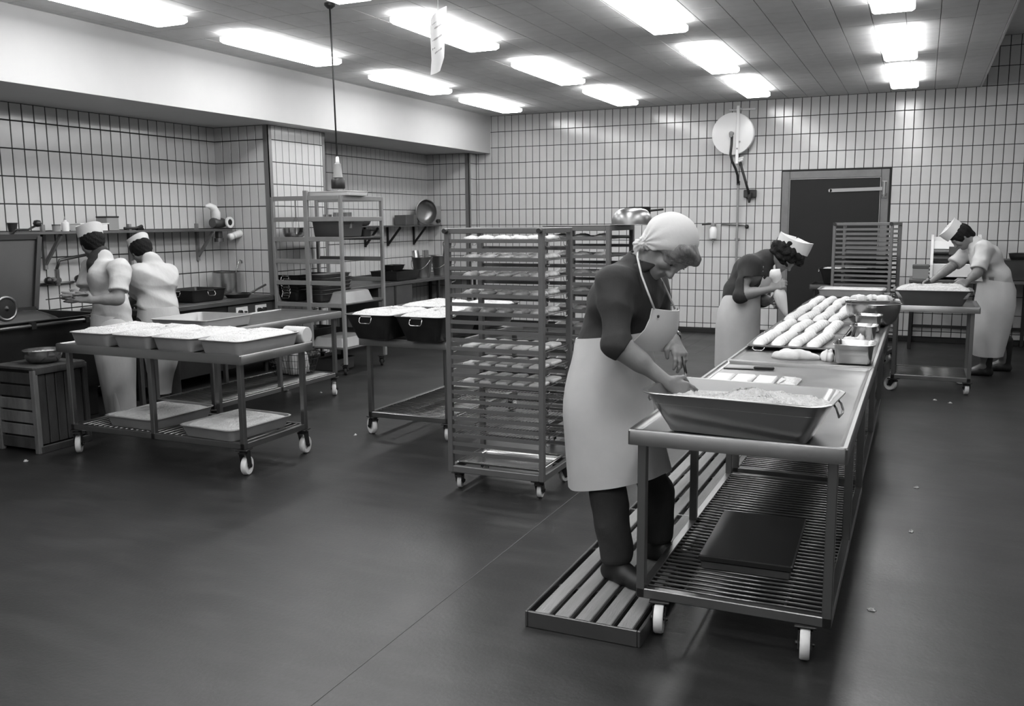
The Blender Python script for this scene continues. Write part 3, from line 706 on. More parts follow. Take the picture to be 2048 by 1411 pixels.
po = thing('saucepan', 'dark saucepan standing behind the big bowl on the second rack', 'pan', (pt(1285, 425, 6.42)[0]-.02, 6.42, 1.588))
link('body', MB().lathe([(.001, 0), (.07, 0), (.075, .005), (.078, .125), (.08, .128), (.074, .128), (.07, .01), (.001, .008)], (0, 0, 0), 28), M['steel_dark'], po, smooth='a')
link('handle', MB().cyl((.075, 0, .1), (.16, .05, .11), .008, n=8), M['black'], po)
# right rack by the door
xr = pt(1735, 447, 10.95)[0]
rr = rack('narrow steel tray rack before the dark door', xr, 11.03, .32, .24, 1.575, 25, 1.5, .27, rz=-.17, kn=False)
for x in (-.30, .30): link('end_cap', MB().cyl((x, -.25, 1.559), (x, -.22, 1.559), .02, n=12), M['rubber'], rr)
for kk, k in enumerate((6, 7, 9, 10, 12)):
    z = 1.5+(.27-1.5)*k/24
    tray('dark baking sheet, %s from the top, in the narrow rack before the door' % NTH[kk], xr, 11.03, z-.0075, .295, .20, rz=-.17, group='baking sheets in the narrow rack', m='steel_dark', h=.012)
# tub on a stand behind it
sc = cart('low dark steel stand under a crumb tub by the door', -1.28, -.70, 11.95, 12.6, .80, 'X', .16, 2, group=None, m='steel_dark', pitch=.09)
ptub = pt(1690, 535, 12.25)
tub('crumb_tub', 'dark tub of white crumbs on the stand by the door', ptub[0], 12.25, .8005, .31, .24, .2, 'steel_dark', .06, .012, .05, handles=('-x',))
heap('white crumbs in the dark tub by the door', ptub[0], 12.25, .98, .285, .215, 1.005, .008, 24, .045, 'crumb', 77, depth=.05, cat='crumbs', name='crumb_heap')

# ================================================================ BACK WALL FITTINGS
hr = thing('hose_reel', 'white round hose reel bolted to the tiled back wall', 'hose reel', (0, 0, 0))
c = pt(1467, 268, 12.86)
link('disc', MB().lathe([(.001, -.045), (.27, -.045), (.283, -.04), (.283, -.032), (.27, -.028), (.001, -.028)], (c[0], 12.84, c[2]), 48, 'Y'), M['enamel'], hr, smooth='a')
link('back_disc', MB().lathe([(.001, .035), (.27, .035), (.283, .04), (.283, .048), (.27, .052), (.001, .052)], (c[0], 12.84, c[2]), 48, 'Y'), M['enamel'], hr, smooth='a')
hd = MB()
for k in range(4): hd.lathe([(.19+.018*k, -.026), (.21+.018*k, -.01), (.21+.018*k, .02), (.19+.018*k, .033)], (c[0], 12.84, c[2]), 40, 'Y', cap=False)
link('wound_hose', hd, M['hose'], hr, smooth=True)
bx_ = pt(1475, 268, 12.78)[0]; zt_, zb_ = pt(1475, 211, 12.78)[2], pt(1475, 327, 12.78)[2]
link('bracket', MB().cbox(bx_-.02, bx_+.02, 12.775, 12.787, zb_, zt_, .003).cbox(bx_-.02, bx_+.02, 12.78, 12.995, zt_-.05, zt_-.02, .003).cbox(bx_-.16, bx_+.2, 12.975, 12.992, zt_-.045, zt_-.02, .003).cbox(bx_-.02, bx_+.02, 12.78, 12.995, zb_, zb_+.03, .003), M['enamel'], hr)
link('hub', MB().cyl((c[0]-.01, 12.74, c[2]), (c[0]-.01, 12.80, c[2]), .03, n=16).cyl((c[0]-.01, 12.75, c[2]-.05), (c[0]-.01, 12.75, c[2]), .024, n=12), M['greyplastic'], hr)
for (qx, qy) in ((1479, 283), (1474, 297)):
    q = pt(qx, qy, 12.77); link('bolt', MB().cyl((q[0], 12.768, q[2]), (q[0], 12.778, q[2]), .012, n=10), M['greyplastic'], hr)
path = [pt(x, y, 12.75+dy) for x, y, dy in ((1464, 272, 0), (1463, 290, 0), (1461, 308, .0), (1464, 322, .02), (1471, 337, .08), (1475, 350, .14), (1476, 366, .18))]
link('feed_hose', MB().tube(path, .017, 10), M['hose'], hr, smooth=True)
path = [pt(x, y, Y) for x, y, Y in ((1480, 322, 12.84), (1484, 338, 12.84), (1491, 362, 12.86), (1498, 388, 12.88))]
link('outlet_hose', MB().tube(path, .017, 10), M['hose'], hr, smooth=True)
q = pt(1479, 322, 12.83); link('roller_guide', MB().cyl((q[0]-.06, 12.83, q[2]-.02), (q[0]+.05, 12.83, q[2]+.02), .018, n=12).cyl((q[0]-.06, 12.86, q[2]+.02), (q[0]+.05, 12.86, q[2]+.05), .018, n=12), M['enamel'], hr)
wp = thing('water_pipe', 'grey upright water pipe below the hose reel', 'pipe', (pt(1476, 400, 12.96)[0], 12.95, 0))
zt_ = pt(1476, 366, 12.95)[2]
link('pipe', MB().cyl((0, 0, 0), (0, 0, zt_), .016, n=12), M['greyplastic'], wp, smooth='a')
link('coupling', MB().cyl((0, 0, zt_-.03), (0, 0, zt_+.03), .024, n=12), M['iron'], wp)
for z in (.5, 1.35): link('clip', MB().box(-.03, .03, .0, .05, z-.012, z+.012), M['greyplastic'], wp)
hh = thing('hose_nozzle_holder', 'black wall holder for the hose nozzle', 'holder', (0, 0, 0)); q = pt(1500, 388, 12.95)
link('box', MB().cbox(q[0]-.085, q[0]+.085, 12.93, 12.993, q[2]-.045, q[2]+.06, .006), M['black'], hh)
link('nozzle', MB().cyl((q[0], 12.9, q[2]-.05), (q[0]+.01, 12.9, q[2]+.02), .03, n=14).cyl((q[0], 12.9, q[2]-.12), (q[0], 12.9, q[2]-.05), .014, .026, n=12), M['rubber'], hh)
sd = thing('soap_dispenser', 'white soap bottle with elbow lever on the back wall', 'dispenser', (0, 0, 0)); q = pt(1427, 450, 12.95)
link('bottle', MB().lathe([(.001, -.19), (.045, -.19), (.052, -.18), (.052, -.06), (.04, -.03), (.02, -.01), (.001, -.01)], (q[0], 12.94, q[2]), 20), M['whiteplastic'], sd, smooth='a')
link('pump', MB().cbox(q[0]-.03, q[0]+.03, 12.9, 12.993, q[2]-.015, q[2]+.03, .005).cyl((q[0], 12.94, q[2]-.25), (q[0], 12.94, q[2]-.19), .012, n=10), M['aluframe'], sd)
link('lever', MB().tube([(q[0], 12.92, q[2]+.02), (q[0]-.06, 12.9, q[2]+.02), (q[0]-.15, 12.88, q[2]+.01)], [.01, .016, .012], 8), M['black'], sd, smooth=True)
e = pt(1493, 453, 12.93)
wr = thing('wall_tap', 'thin wall pipe ending in a black knob beside the soap bottle', 'tap', (0, 0, 0))
link('pipe', MB().tube([(q[0]+.1, 12.975, q[2]+.012), (e[0]-.06, 12.975, q[2]+.0), (e[0]-.02, 12.95, q[2]-.01), (e[0], 12.93, e[2]+.02)], .010, 8), M['aluframe'], wr, smooth=True)
link('knob', MB().lathe([(.001, -.03), (.02, -.028), (.028, 0), (.02, .028), (.001, .03)], (e[0]+.005, 12.93, e[2]), 14), M['rubber'], wr, smooth=True)
# ---- long bench along the back wall on the right with machine, box, tub
bt = thing('wall_bench', 'steel wall bench carrying the white machine at the back wall', 'bench', (0, 0, 0))
link('bench_top', MB().cbox(-.13, 2.6, 12.2, 12.985, .83, .868, .004), M['steel_dull'], bt)
for x in (-.09, 1.2, 2.55):
    for y in (12.25, 12.93): link('leg', MB().cbox(x-.02, x+.02, y-.02, y+.02, 0, .83, .003), M['steel_dark'], bt)
link('back_rail', MB().box(-.07, 2.53, 12.92, 12.94, .2, .24), M['steel_dark'], bt)
mc = thing('dough_sheeter', 'white enamelled dough machine with rollers on the wall bench', 'machine', (0, 0, 0))
x0, x1 = .10, .66
prof = [(12.28, .89), (12.28, 1.05), (12.36, 1.10), (12.42, 1.22), (12.52, 1.36), (12.64, 1.41), (12.86, 1.41), (12.9, 1.36), (12.9, .89)]
link('side_panel', MB().loft([[(x, y, z) for y, z in prof] for x in (x0, x0+.03)], True, True), M['enamel'], mc)
link('side_panel', MB().loft([[(x, y, z) for y, z in prof] for x in (x1-.03, x1)], True, True), M['enamel'], mc)
link('hood', MB().loft([[(x, y, z) for y, z in ((12.46, 1.24), (12.53, 1.335), (12.64, 1.38), (12.86, 1.38), (12.86, 1.2), (12.5, 1.2))] for x in (x0+.03, x1-.03)], True, True), M['enamel'], mc)
link('body', MB().cbox(x0+.03, x1-.03, 12.31, 12.88, .9, 1.06, .006), M['enamel'], mc)
link('roller', MB().cyl((x0+.03, 12.42, 1.115), (x1-.03, 12.42, 1.115), .045, n=20), M['steel_dark'], mc, smooth='a')
link('roller', MB().cyl((x0+.03, 12.47, 1.20), (x1-.03, 12.47, 1.20), .04, n=20), M['steel_dull'], mc, smooth='a')
link('guard', MB().cbox(x0+.2, x1-.02, 12.36, 12.39, 1.17, 1.27, .003), M['steel_dull'], mc)
for k in range(3): link('switch', MB().cyl((x0-.012, 12.36, .94+.045*k), (x0, 12.36, .94+.045*k), .013, n=12), M['black'], mc)
for y in (12.34, 12.84):
    for x in (x0+.05, x1-.05): link('foot', MB().cyl((x, y, .868), (x, y, .9), .02, n=12), M['rubber'], mc)
sb = thing('storage_box', 'grey lidded box between the rack and the white machine', 'box', (-.005, 12.45, .868))
link('body', MB().cbox(-.09, .09, -.12, .12, 0, .13, .004), M['greyplastic'], sb); link('lid', MB().cbox(-.094, .094, -.124, .124, .13, .175, .004), M['steel_dull'], sb)
q = pt(2030, 530, 12.4)
tub('mixing_tub', 'dark deep tub at the wall bench behind the bending man', q[0]+.07, 12.45, .868, .24, .22, .25, 'steel_dull', .03, .012, .04)
bowl('big_bowl', 'dark steel bowl set in the tub on the wall bench', q[0]+.10, 12.45, 1.075, .17, .115, 'steel_dark', .09)

# ================================================================ HANGING THINGS
pd = thing('power_pendant', 'black power cable hanging from the ceiling with grey plug', 'power pendant', (0, 0, 0))
q0, q1, q2, q3 = pt(668, 3, 5.85), pt(675, 313, 5.85), pt(676, 357, 5.85), pt(676, 377, 5.85); hx = q2[0]
link('cable', MB().tube([(hx-.02, 5.85, ZC+.0), (hx-.012, 5.85, 2.8), (hx-.002, 5.85, q1[2])], .0065, 8), M['hose'], pd, smooth=True)
link('ceiling_rose', MB().lathe([(.001, 0), (.04, 0), (.04, -.02), (.015, -.04), (.001, -.04)][::-1], (hx-.02, 5.85, ZC), 20), M['black'], pd, smooth='a')
link('gland', MB().lathe([(.008, 0), (.012, -.006), (.014, -.03), (.018, -.06)], (hx, 5.85, q1[2]), 16), M['whiteplastic'], pd, smooth=True)
z1_, z2_, z3_ = q1[2]-.05, q2[2], q3[2]
link('plug', MB().lathe([(.016, z1_), (.024, z1_-.005), (.036, z2_+.015), (.038, z2_+.008), (.028, z2_)][::-1], (hx, 5.85, 0), 20), M['greyplastic'], pd, smooth='a')
link('socket', MB().lathe([(.001, z3_), (.05, z3_), (.053, z3_+.006), (.053, z2_-.012), (.046, z2_), (.001, z2_)], (hx, 5.85, 0), 28), M['black'], pd, smooth='a')
# hanging paper notice, bent in the middle
Yp = 4.35
pn = thing('hanging_notice', 'curled white paper with printed lines hanging from a string', 'paper', (0, 0, 0))
out = [(861, 40, .02), (860, 60, .01), (862, 100, 0), (863, 120, 0), (861, 150, 0)]; mid = [(872, 24, .0), (874, 50, -.02), (874, 95, -.03), (875, 122, -.02), (872, 146, -.005)]; rgt = [(893, 12, .06), (892, 50, .03), (889, 90, .02), (888, 115, .01), (880, 141, .01)]
G = []
def qd(A, B, Cc, t, i):                                  # quadratic through left, middle, right
    l = [(1-t)*(1-2*t), 4*t*(1-t), t*(2*t-1)]
    return pt(sum(l[k]*P[i][0] for k, P in enumerate((A, B, Cc))), sum(l[k]*P[i][1] for k, P in enumerate((A, B, Cc))), Yp+sum(l[k]*P[i][2] for k, P in enumerate((A, B, Cc))))
nu = 9
rows_ = [[qd(out, mid, rgt, u/(nu-1), i) for u in range(nu)] for i in range(5)]
rows_.append([r+Vector((0, 0, -.001)) for r in rows_[-1]])
pmb = MB(); back = [[p+Vector((0, .0012, 0)) for p in r] for r in rows_]
pmb.loft([r+b[::-1] for r, b in zip(rows_, back)], True, True)
link('sheet', pmb, M['paper'], pn, smooth='a')
link('string', MB().tube([(pt(876, 24, Yp)[0], Yp+.002, ZC), tuple(pt(876, 22, Yp))], .0016, 5), M['white_paint'], pn)
ink = MB(); rs = random.Random(4)
for (xa, ya, xb, yb) in ((864, 50, 873, 43), (869, 57, 883, 48), (865, 82, 884, 69), (865, 99, 871, 95), (872, 105, 884, 96), (870, 107, 874, 103)):
    n = int((xb-xa)/1.6)
    for k in range(n):
        f0 = k/n; f1 = f0+.55/n; h = rs.uniform(.7, 2.2)
        yy = Yp-.031
        ink.add([pt(xa+(xb-xa)*f0, ya+(yb-ya)*f0+h, yy), pt(xa+(xb-xa)*f1, ya+(yb-ya)*f1+h, yy), pt(xa+(xb-xa)*f1, ya+(yb-ya)*f1-h, yy), pt(xa+(xb-xa)*f0, ya+(yb-ya)*f0-h, yy)], [(0, 1, 2, 3)])
link('print', ink, M['ink'], pn)

# ================================================================ SHELVING RACK IN FRONT OF THE PIER
X0, X1, YA, YC, ZT = -6.42, -5.545, 7.95, 8.73, 1.9
sr = thing('shelf_rack', 'tall pale steel shelf rack in front of the tiled pier', 'shelf rack', ((X0+X1)/2, (YA+YC)/2, 0)); a, b = (X1-X0)/2, (YC-YA)/2
for sx_ in (-1, 1):
    for sy in (-1, 1): link('post', MB().cbox(sx_*a-.018, sx_*a+.018, sy*b-.018, sy*b+.018, .12, ZT, .003), M['pale_steel'], sr)
xm = pt(614, 450, YA)[0]-(X0+X1)/2
link('middle_post', MB().cbox(xm-.026, xm+.026, -b-.024, -b+.012, .3, ZT+.06, .003), M['pale_steel'], sr)
for z in (1.88, 1.66, 1.45, 1.215, .985, .75):
    link('rail', MB().cbox(-a+.018, a-.018, -b-.02, -b-.006, z-.024, z+.024, .003), M['pale_steel'], sr)
    link('rail', MB().cbox(-a+.018, a-.018, b+.006, b+.02, z-.024, z+.024, .003), M['pale_steel'], sr)
    if z in (1.88, 1.66): link('rail', MB().cbox(a+.006, a+.02, -b+.018, b-.018, z-.024, z+.024, .003), M['pale_steel'], sr)
for z in (1.465, .765, .29): link('shelf', MB().cbox(-a+.005, a+.006, -b-.005, b+.005, z-.014, z, .003), M['steel_dull'], sr)
for sx_ in (-1, 1):
    for sy in (-1, 1): caster(sr, sx_*(a-.03), sy*(b-.03), .12, .4, .1, .03, 'rubber', 'sr')
xb0, xb1 = pt(612, 388, YA+.1)[0], pt(706, 390, YA+.1)[0]
o = link('white_tray', pan_mb((xb1-xb0)/2, .2, .05, .01, .01, .03), M['enamel'], None, ((xb0+xb1)/2, YA+.225, ZT+.0), 0, smooth='a'); tag(o, 'white enamel tray lying across the top of the shelf rack', 'tray')
wk = thing('whisk', 'wire whisk hanging from the top rail of the shelf rack', 'whisk', (pt(590, 400, YA-.05)[0], YA-.05, 1.66))
link('handle', MB().cyl((0, 0, .02), (0, 0, .2), .007, n=8), M['steel_bright'], wk)
for k in range(3):
    an = PI*k/3; r_ = .035; P = [(math.cos(an)*r_*math.sin(t)*s, math.sin(an)*r_*math.sin(t)*s, .02-.09*(1-math.cos(t))) for s, ts in ((1, (0, .5, 1, 1.6, 2.2, 2.8)), (-1, (2.8, 2.2, 1.6, 1, .5, 0))) for t in ts]
    link('wire', MB().tube(P, .0013, 5), M['steel_bright'], wk)
bowl('steel_bowl', 'polished bowl on the upper shelf of the shelf rack', pt(588, 465, 8.15)[0], 8.15, 1.466, .125, .105, 'steel_bright', .09)
tub('deep_pan', 'deep oblong pan piled with pots on the upper shelf', pt(668, 460, 8.15)[0]-.01, 8.24, 1.466, .2, .24, .17, 'steel_dull', .02, .012, .04, rz=.0)
for k, (qx, qy, r_, h, mm) in enumerate(((655, 432, .05, .1, 'steel_bright'), (675, 426, .05, .12, 'steel_bright'), (695, 428, .045, .12, 'steel_bright'))):
    q = pt(qx, qy, 8.22); t = thing('small_pot', ['bright lidded jug nearest the middle post in the deep pan', 'bright small pot between two others in the deep pan', 'bright small pot by the corner post in the deep pan'][k], 'pot', (q[0], 8.22, 1.56))
    link('body', MB().lathe([(.001, 0), (r_, 0), (r_, h+.05), (r_-.004, h+.05), (r_-.004, .006), (.001, .006)], (0, 0, 0), 20), M[mm], t, smooth='a')
    link('handle', MB().tube([(r_, 0, h), (r_+.03, 0, h-.01), (r_+.03, 0, h-.06), (r_, 0, h-.07)], .004, 6), M['steel'], t)
q = pt(735, 462, 8.6)
ck = thing('cook_pot', 'small dark pot with straight handle at the shelf rack corner', 'pot', (q[0]-.05, 8.62, 1.466)); link('body', MB().lathe([(.001, 0), (.07, 0), (.075, .08), (.07, .08), (.066, .006), (.001, .006)], (0, 0, 0), 20), M['black'], ck, smooth='a'); link('handle', MB().cyl((.07, 0, .07), (.16, -.03, .075), .007, n=8), M['black'], ck)
# stacked pans on the middle shelf
def stack(n, cx, cy, z, a, b, h, dz, m, lab, grp, handles, rz=0., flip=False):
    for k in range(n):
        t = tub('stacked_pan', lab % NTH[k], cx+random.uniform(-.008, .008), cy+random.uniform(-.01, .01), z+k*dz, a, b, h, m, .03, .012, .04, rz=rz+random.uniform(-.02, .02), group=grp, handles=handles, cat='pan')
        if flip: t.rotation_euler = (PI, 0, t.rotation_euler[2]); t.location.z += h
stack(7, pt(592, 590, 8.2)[0], 8.33, .766, .16, .3, .1, .032, 'steel_dark', 'dark wire-handled pan, %s from below in the nested stack on the middle shelf', 'nested dark pans', ('-y',))
stack(6, pt(655, 590, 8.2)[0]-.04, 8.33, .766, .10, .3, .09, .042, 'steel_dull', 'flat steel pan, %s from below in the stack beside the nested dark pans', 'stacked flat pans', ())
q = pt(722, 598, 8.5)
t = tub('upturned_pan', 'pale pan turned upside down on the middle shelf', -5.695, 8.31, .766, .125, .3, .12, 'tin', .035, .012, .04, handles=None, cat='pan'); t.rotation_euler = (PI, 0, .02); t.location.z += .12
t = tub('upturned_pan', 'pale upturned pan on the bottom shelf of the shelf rack', -5.83, 8.30, .291, .235, .3, .1, 'tin', .04, .012, .04, cat='pan'); t.rotation_euler = (PI, 0, .03); t.location.z += .1
tub('deep_pan', 'dark deep pan at the wall end of the bottom shelf', -6.25, 8.32, .291, .15, .3, .16, 'steel_dark', .02, .012, .04, cat='pan')
q = onz(662, 745, 0)
sb = thing('steel_bin', 'low grey steel bin on the floor beside the basket worktable', 'bin', (q[0]-.1, q[1]+.2, 0)); link('body', pan_mb(.16, .2, .14, .01, .008, .02), M['steel_dull'], sb); link('plate', MB().box(-.14, .14, -.18, .18, .1, .12), M['steel_dark'], sb)

# ================================================================ SCULLERY ALCOVE
ct = thing('scullery_counter', 'long steel counter along the scullery alcove', 'counter', (0, 0, 0)); cx0, cx1, cy0, cy1 = XA+.012, -6.33, 9.04, Y3-.02
link('counter_top', MB().cbox(cx0, cx1, cy0, cy1, .79, .832, .004), M['steel_dull'], ct)
link('backsplash', MB().box(cx0, cx0+.012, cy0, cy1, .832, .88), M['steel_dull'], ct)
for y in (cy0+.04, 10.3, 11.5, cy1-.04):
    for x in (cx0+.04, cx1-.04): link('leg', MB().cbox(x-.02, x+.02, y-.02, y+.02, 0, .79, .003), M['steel_dark'], ct)
link('sink_box', MB().cbox(cx0+.1, cx1-.03, 9.9, 10.75, .45, .788, .006), M['steel_dull'], ct)
link('lower_shelf', MB().box(cx0+.02, cx1-.05, cy0+.02, 9.85, .25, .265), M['steel_dark'], ct)
link('lower_shelf', MB().box(cx0+.02, cx1-.05, 10.8, cy1-.02, .25, .265), M['steel_dark'], ct)
def onc(x, y, X): return onx(x, y, X)
q = onx(780, 548, -6.7); tub('deep_pan', 'dark oblong pan on the scullery counter beside the buckets', -6.62, q[1], .833, .24, .3, .13, 'steel_dark', .02, .012, .04, cat='pan')
tub('deep_pan', 'small dark pan stacked on the oblong pan at the scullery', -6.72, q[1]+.12, .833+.131, .12, .16, .07, 'steel_dark', .02, .01, .03, cat='pan')
for k, (qx, lb, dy) in enumerate(((845, 'steel bucket of upright canisters on the scullery counter', 0), (875, 'steel bucket with loop tools at the end of the scullery counter', .12))):
    q = onx(qx, 553, -6.55); t = thing('steel_bucket', lb, 'bucket', (-6.55, q[1]+dy, .833)); r0, r1, h = .11, .15, .29
    link('body', MB().lathe([(.001, 0), (r0, 0), (r1, h-.01), (r1+.008, h), (r1-.004, h), (r0-.006, .01), (.001, .01)], (0, 0, 0), 28), M['steel'], t, smooth='a')
    link('bail', MB().tube([(math.sin(u)*.0-r1*math.cos(u), -r1*.92*math.sin(u)-.02, h-.02-.16*math.sin(u)) for u in np.linspace(0, PI, 12)], .004, 6), M['steel_bright'], t, smooth=True)
    if k == 0:
        for j, (dx, dy2, an, lb2) in enumerate(((-.04, -.05, -.28, 'bright canister leaning towards the counter front in the bucket'), (.03, .05, .0, 'bright canister standing behind the leaning one in the bucket'), (-.06, .05, -.45, 'dull canister leaning lowest in the bucket'))):
            c_ = thing('canister', lb2, 'canister', (-6.55+dx, q[1]+dy+dy2, .86)); c_.rotation_euler = (an*.2, an*.6, 0)
            link('tube', MB().lathe([(.001, 0), (.045, 0), (.045, .36), (.041, .36), (.041, .01), (.001, .01)], (0, 0, 0), 20), M['steel_bright' if j < 2 else 'steel_dull'], c_, smooth='a')
            link('band', MB().lathe([(.0455, .1), (.047, .1), (.047, .14), (.0455, .14)], (0, 0, 0), 20, cap=False), M['steel'], c_)
    else:
        for j in range(2):
            c_ = thing('ladle', 'thin loop-handled tool standing in the end bucket', 'ladle', (-6.55+.03*j, q[1]+dy+.05-.08*j, .86), 0, 'tools in the end bucket'); link('rod', MB().cyl((0, 0, 0), (.02, .03, .4), .005, n=6), M['steel_dark'], c_); link('loop', MB().tube([(.02, .03+.03*math.cos(u), .435+.035*math.sin(u)) for u in np.linspace(0, 2*PI, 13)[:-1]], .004, 6, closed=True), M['steel_dark'], c_)
q = onx(832, 606, -6.6); t = thing('cook_pot', 'small bright pot on the shelf under the scullery counter', 'pot', (-6.5, q[1], .266)); link('body', MB().lathe([(.001, 0), (.1, 0), (.12, .16), (.125, .165), (.115, .165), (.095, .008), (.001, .008)], (0, 0, 0), 24), M['steel'], t, smooth='a'); link('handle', MB().cyl((.11, 0, .14), (.2, .1, .16), .008, n=8), M['steel_bright'], t)
# wall shelf with bowls
ws = thing('wall_shelf', 'thin wall shelf with bracket struts in the scullery alcove', 'shelf', (0, 0, 0)); zs_ = 1.575
link('board', MB().cbox(XA+.008, -6.93, 10.2, 12.68, zs_-.02, zs_, .003), M['steel_dull'], ws)
for y in (10.9, 11.5, 12.25):
    link('bracket', MB().bar((XA+.02, y, zs_-.3), (XA+.02, y, zs_-.02), .03, .025, (0, 1, 0)).bar((XA+.02, y, zs_-.28), (-6.98, y, zs_-.03), .02, .03), M['steel_dark'], ws)
q = onx(812, 448, -7.07); t = thing('storage_box', 'square steel box beside the upturned bowl on the scullery shelf', 'box', (-7.07, q[1], zs_)); link('body', MB().cbox(-.1, .1, -.16, .16, 0, .15, .005), M['steel_dull'], t); link('lid_edge', MB().cbox(-.103, .103, .06, .163, .0, .155, .005), M['steel'], t)
q = onx(836, 448, -7.07); bo = bowl('big_bowl', 'large steel bowl standing on edge on the scullery shelf', 0, 0, 0, .19, .12, 'steel', .08); bo.location = (-7.19, q[1]+.1, zs_+.195); bo.rotation_euler = (0, math.radians(80), 0)
bo.rotation_euler = (0, math.radians(-82), 0); bo.location = (-7.0, q[1]+.16, zs_+.197); bo.rotation_euler = (math.radians(90), 0, math.radians(65)); bo.location = (-7.075, q[1]+.14, zs_+.197)
q = onx(862, 448, -7.07); t = thing('canister', 'tall pale canister at the end of the scullery shelf', 'canister', (-7.07, q[1]+.1, zs_)); link('body', MB().lathe([(.001, 0), (.095, 0), (.1, .01), (.115, .29), (.11, .29), (.092, .012), (.001, .012)], (0, 0, 0), 24), M['tin'], t, smooth='a'); link('knob', MB().cyl((.09, -.05, .06), (.13, -.07, .06), .03, n=12), M['black'], t)
q = onx(725, 448, -7.05); bowl('steel_bowl', 'dull steel bowl at the near end of the scullery shelf', -7.07, q[1], zs_, .14, .11, 'steel_dull', .08)

# ================================================================ RANGE ALCOVE
rg = thing('cooking_range', 'dark steel cooking range in the tiled alcove', 'stove', (0, 0, 0)); gx0, gx1, gy0, gy1, gz = XA+.02, -6.47, 6.05, 7.97, .845
link('body', MB().cbox(gx0, gx1-.03, gy0, gy1, .12, gz-.06, .006), M['steel_dark'], rg)
link('cooktop', MB().cbox(gx0, gx1, gy0, gy1, gz-.06, gz, .006), M['iron'], rg)
link('front_rail', MB().cbox(gx1, gx1+.02, gy0, gy1, gz-.055, gz-.01, .004), M['steel'], rg)
link('oven_opening', MB().box(gx1-.032, gx1-.026, 6.55, 7.2, .45, .74), M['black'], rg)
link('control_panel', MB().cbox(gx1-.03, gx1-.015, 7.25, 7.95, .6, .775, .003), M['steel_dull'], rg)
for y in (7.45, 7.75):
    k_ = link('switch_plate', MB().cbox(gx1-.016, gx1-.008, y-.09, y+.09, .64, .755, .003), M['enamel'], rg)
    link('knob', MB().cyl((gx1-.008, y-.04, .70), (gx1+.02, y-.04, .70), .026, n=14), M['black'], k_); link('knob', MB().cyl((gx1-.008, y+.04, .70), (gx1+.02, y+.04, .70), .026 if y > 7.5 else .01, n=14), M['black'], k_)
for y in (6.1, 7.9):
    for x in (gx0+.06, gx1-.1): link('foot', MB().cyl((x, y, 0), (x, y, .12), .03, n=12), M['steel_dark'], rg)
q = onx(397, 598, -6.75); tub('roasting_pan', 'dark roasting pan with steel ends on the range', -6.72, q[1]-.08, gz, .22, .25, .125, 'steel_dark', .02, .014, .03, handles=('-y', '+x'), cat='pan')
q = onx(455, 582, -6.95); t = thing('stock_pot', 'tall shiny pot with a ladle hook on the range', 'pot', (-6.95, q[1], gz)); link('body', MB().lathe([(.001, 0), (.14, 0), (.15, .01), (.15, .245), (.155, .25), (.145, .25), (.143, .02), (.001, .012)], (0, 0, 0), 32), M['steel_bright'], t, smooth='a'); link('handle', MB().tube([(0, .15, .18), (0, .19, .18), (0, .19, .12), (0, .15, .12)], .006, 6), M['steel'], t)
ld = thing('ladle', 'hook-ended ladle leaning in the tall pot', 'ladle', (-6.93, q[1]+.06, gz+.03)); link('rod', MB().tube([(0, 0, 0), (.02, .07, .27), (.022, .09, .32), (.022, .12, .345), (.022, .145, .335), (.022, .15, .31)], .007, 6), M['steel_bright'], ld, smooth=True); link('scoop', MB().lathe([(.001, 0), (.03, .005), (.04, .03), (.037, .03), (.028, .008), (.001, .004)], (0, 0, -.015), 16), M['steel_bright'], ld)
q = onx(475, 588, -6.62); t = thing('frying_pan', 'black frying pan with long handle beside the tall pot', 'pan', (-6.60, q[1]-.02, gz)); link('body', MB().lathe([(.001, 0), (.11, 0), (.14, .04), (.136, .04), (.108, .006), (.001, .006)], (0, 0, 0), 28), M['black'], t, smooth='a'); link('handle', MB().tube([(.06, .12, .035), (.05, .25, .07), (.045, .40, .11)], [.012, .011, .013], 8), M['iron'], t, smooth=True)
# wall shelf above the range
ws = thing('wall_shelf', 'long thin wall shelf on struts above the range', 'shelf', (0, 0, 0)); zs_ = 1.565
link('board', MB().cbox(XA+.008, -6.93, 4.2, 7.88, zs_-.025, zs_, .003), M['steel'], ws)
for y in (4.6, 5.72, 6.7, 7.62):
    link('bracket', MB().bar((XA+.02, y, zs_-.34), (XA+.02, y, zs_+.06), .035, .03, (0, 1, 0)).bar((XA+.02, y, zs_-.3), (-6.97, y, zs_-.03), .022, .03), M['pale_steel'], ws)
def shx(x, y, X=-7.06): return onx(x, y, X)
q = shx(25, 458); t = thing('plastic_cup', 'small black cup on the long shelf above the vat', 'cup', (-7.06, q[1], zs_)); link('body', MB().lathe([(.001, 0), (.03, 0), (.042, .075), (.038, .075), (.028, .006), (.001, .006)], (0, 0, 0), 20), M['black'], t, smooth='a'); link('rim', MB().lathe([(.0425, .07), (.046, .073), (.0425, .078)], (0, 0, 0), 20, cap=False), M['black'], t)
q = shx(131, 455); t = thing('spray_bottle', 'pale squeeze bottle on the long shelf', 'bottle', (-7.06, q[1], zs_)); link('body', MB().lathe([(.001, 0), (.03, 0), (.032, .01), (.032, .075), (.012, .09), (.012, .1), (.001, .1)], (0, 0, 0), 18), M['whiteplastic'], t, smooth='a'); link('nozzle', MB().lathe([(.011, .1), (.004, .13), (.001, .13)], (0, 0, 0), 12), M['greyplastic'], t)
q = shx(113, 458); t = thing('small_jar', 'little grey jar beside the squeeze bottle', 'jar', (-7.06, q[1], zs_)); link('body', MB().lathe([(.001, 0), (.035, 0), (.035, .05), (.001, .05)], (0, 0, 0), 18), M['greyplastic'], t, smooth='a'); link('lid', MB().cyl((0, 0, .05), (0, 0, .062), .037, n=18), M['steel_dull'], t)
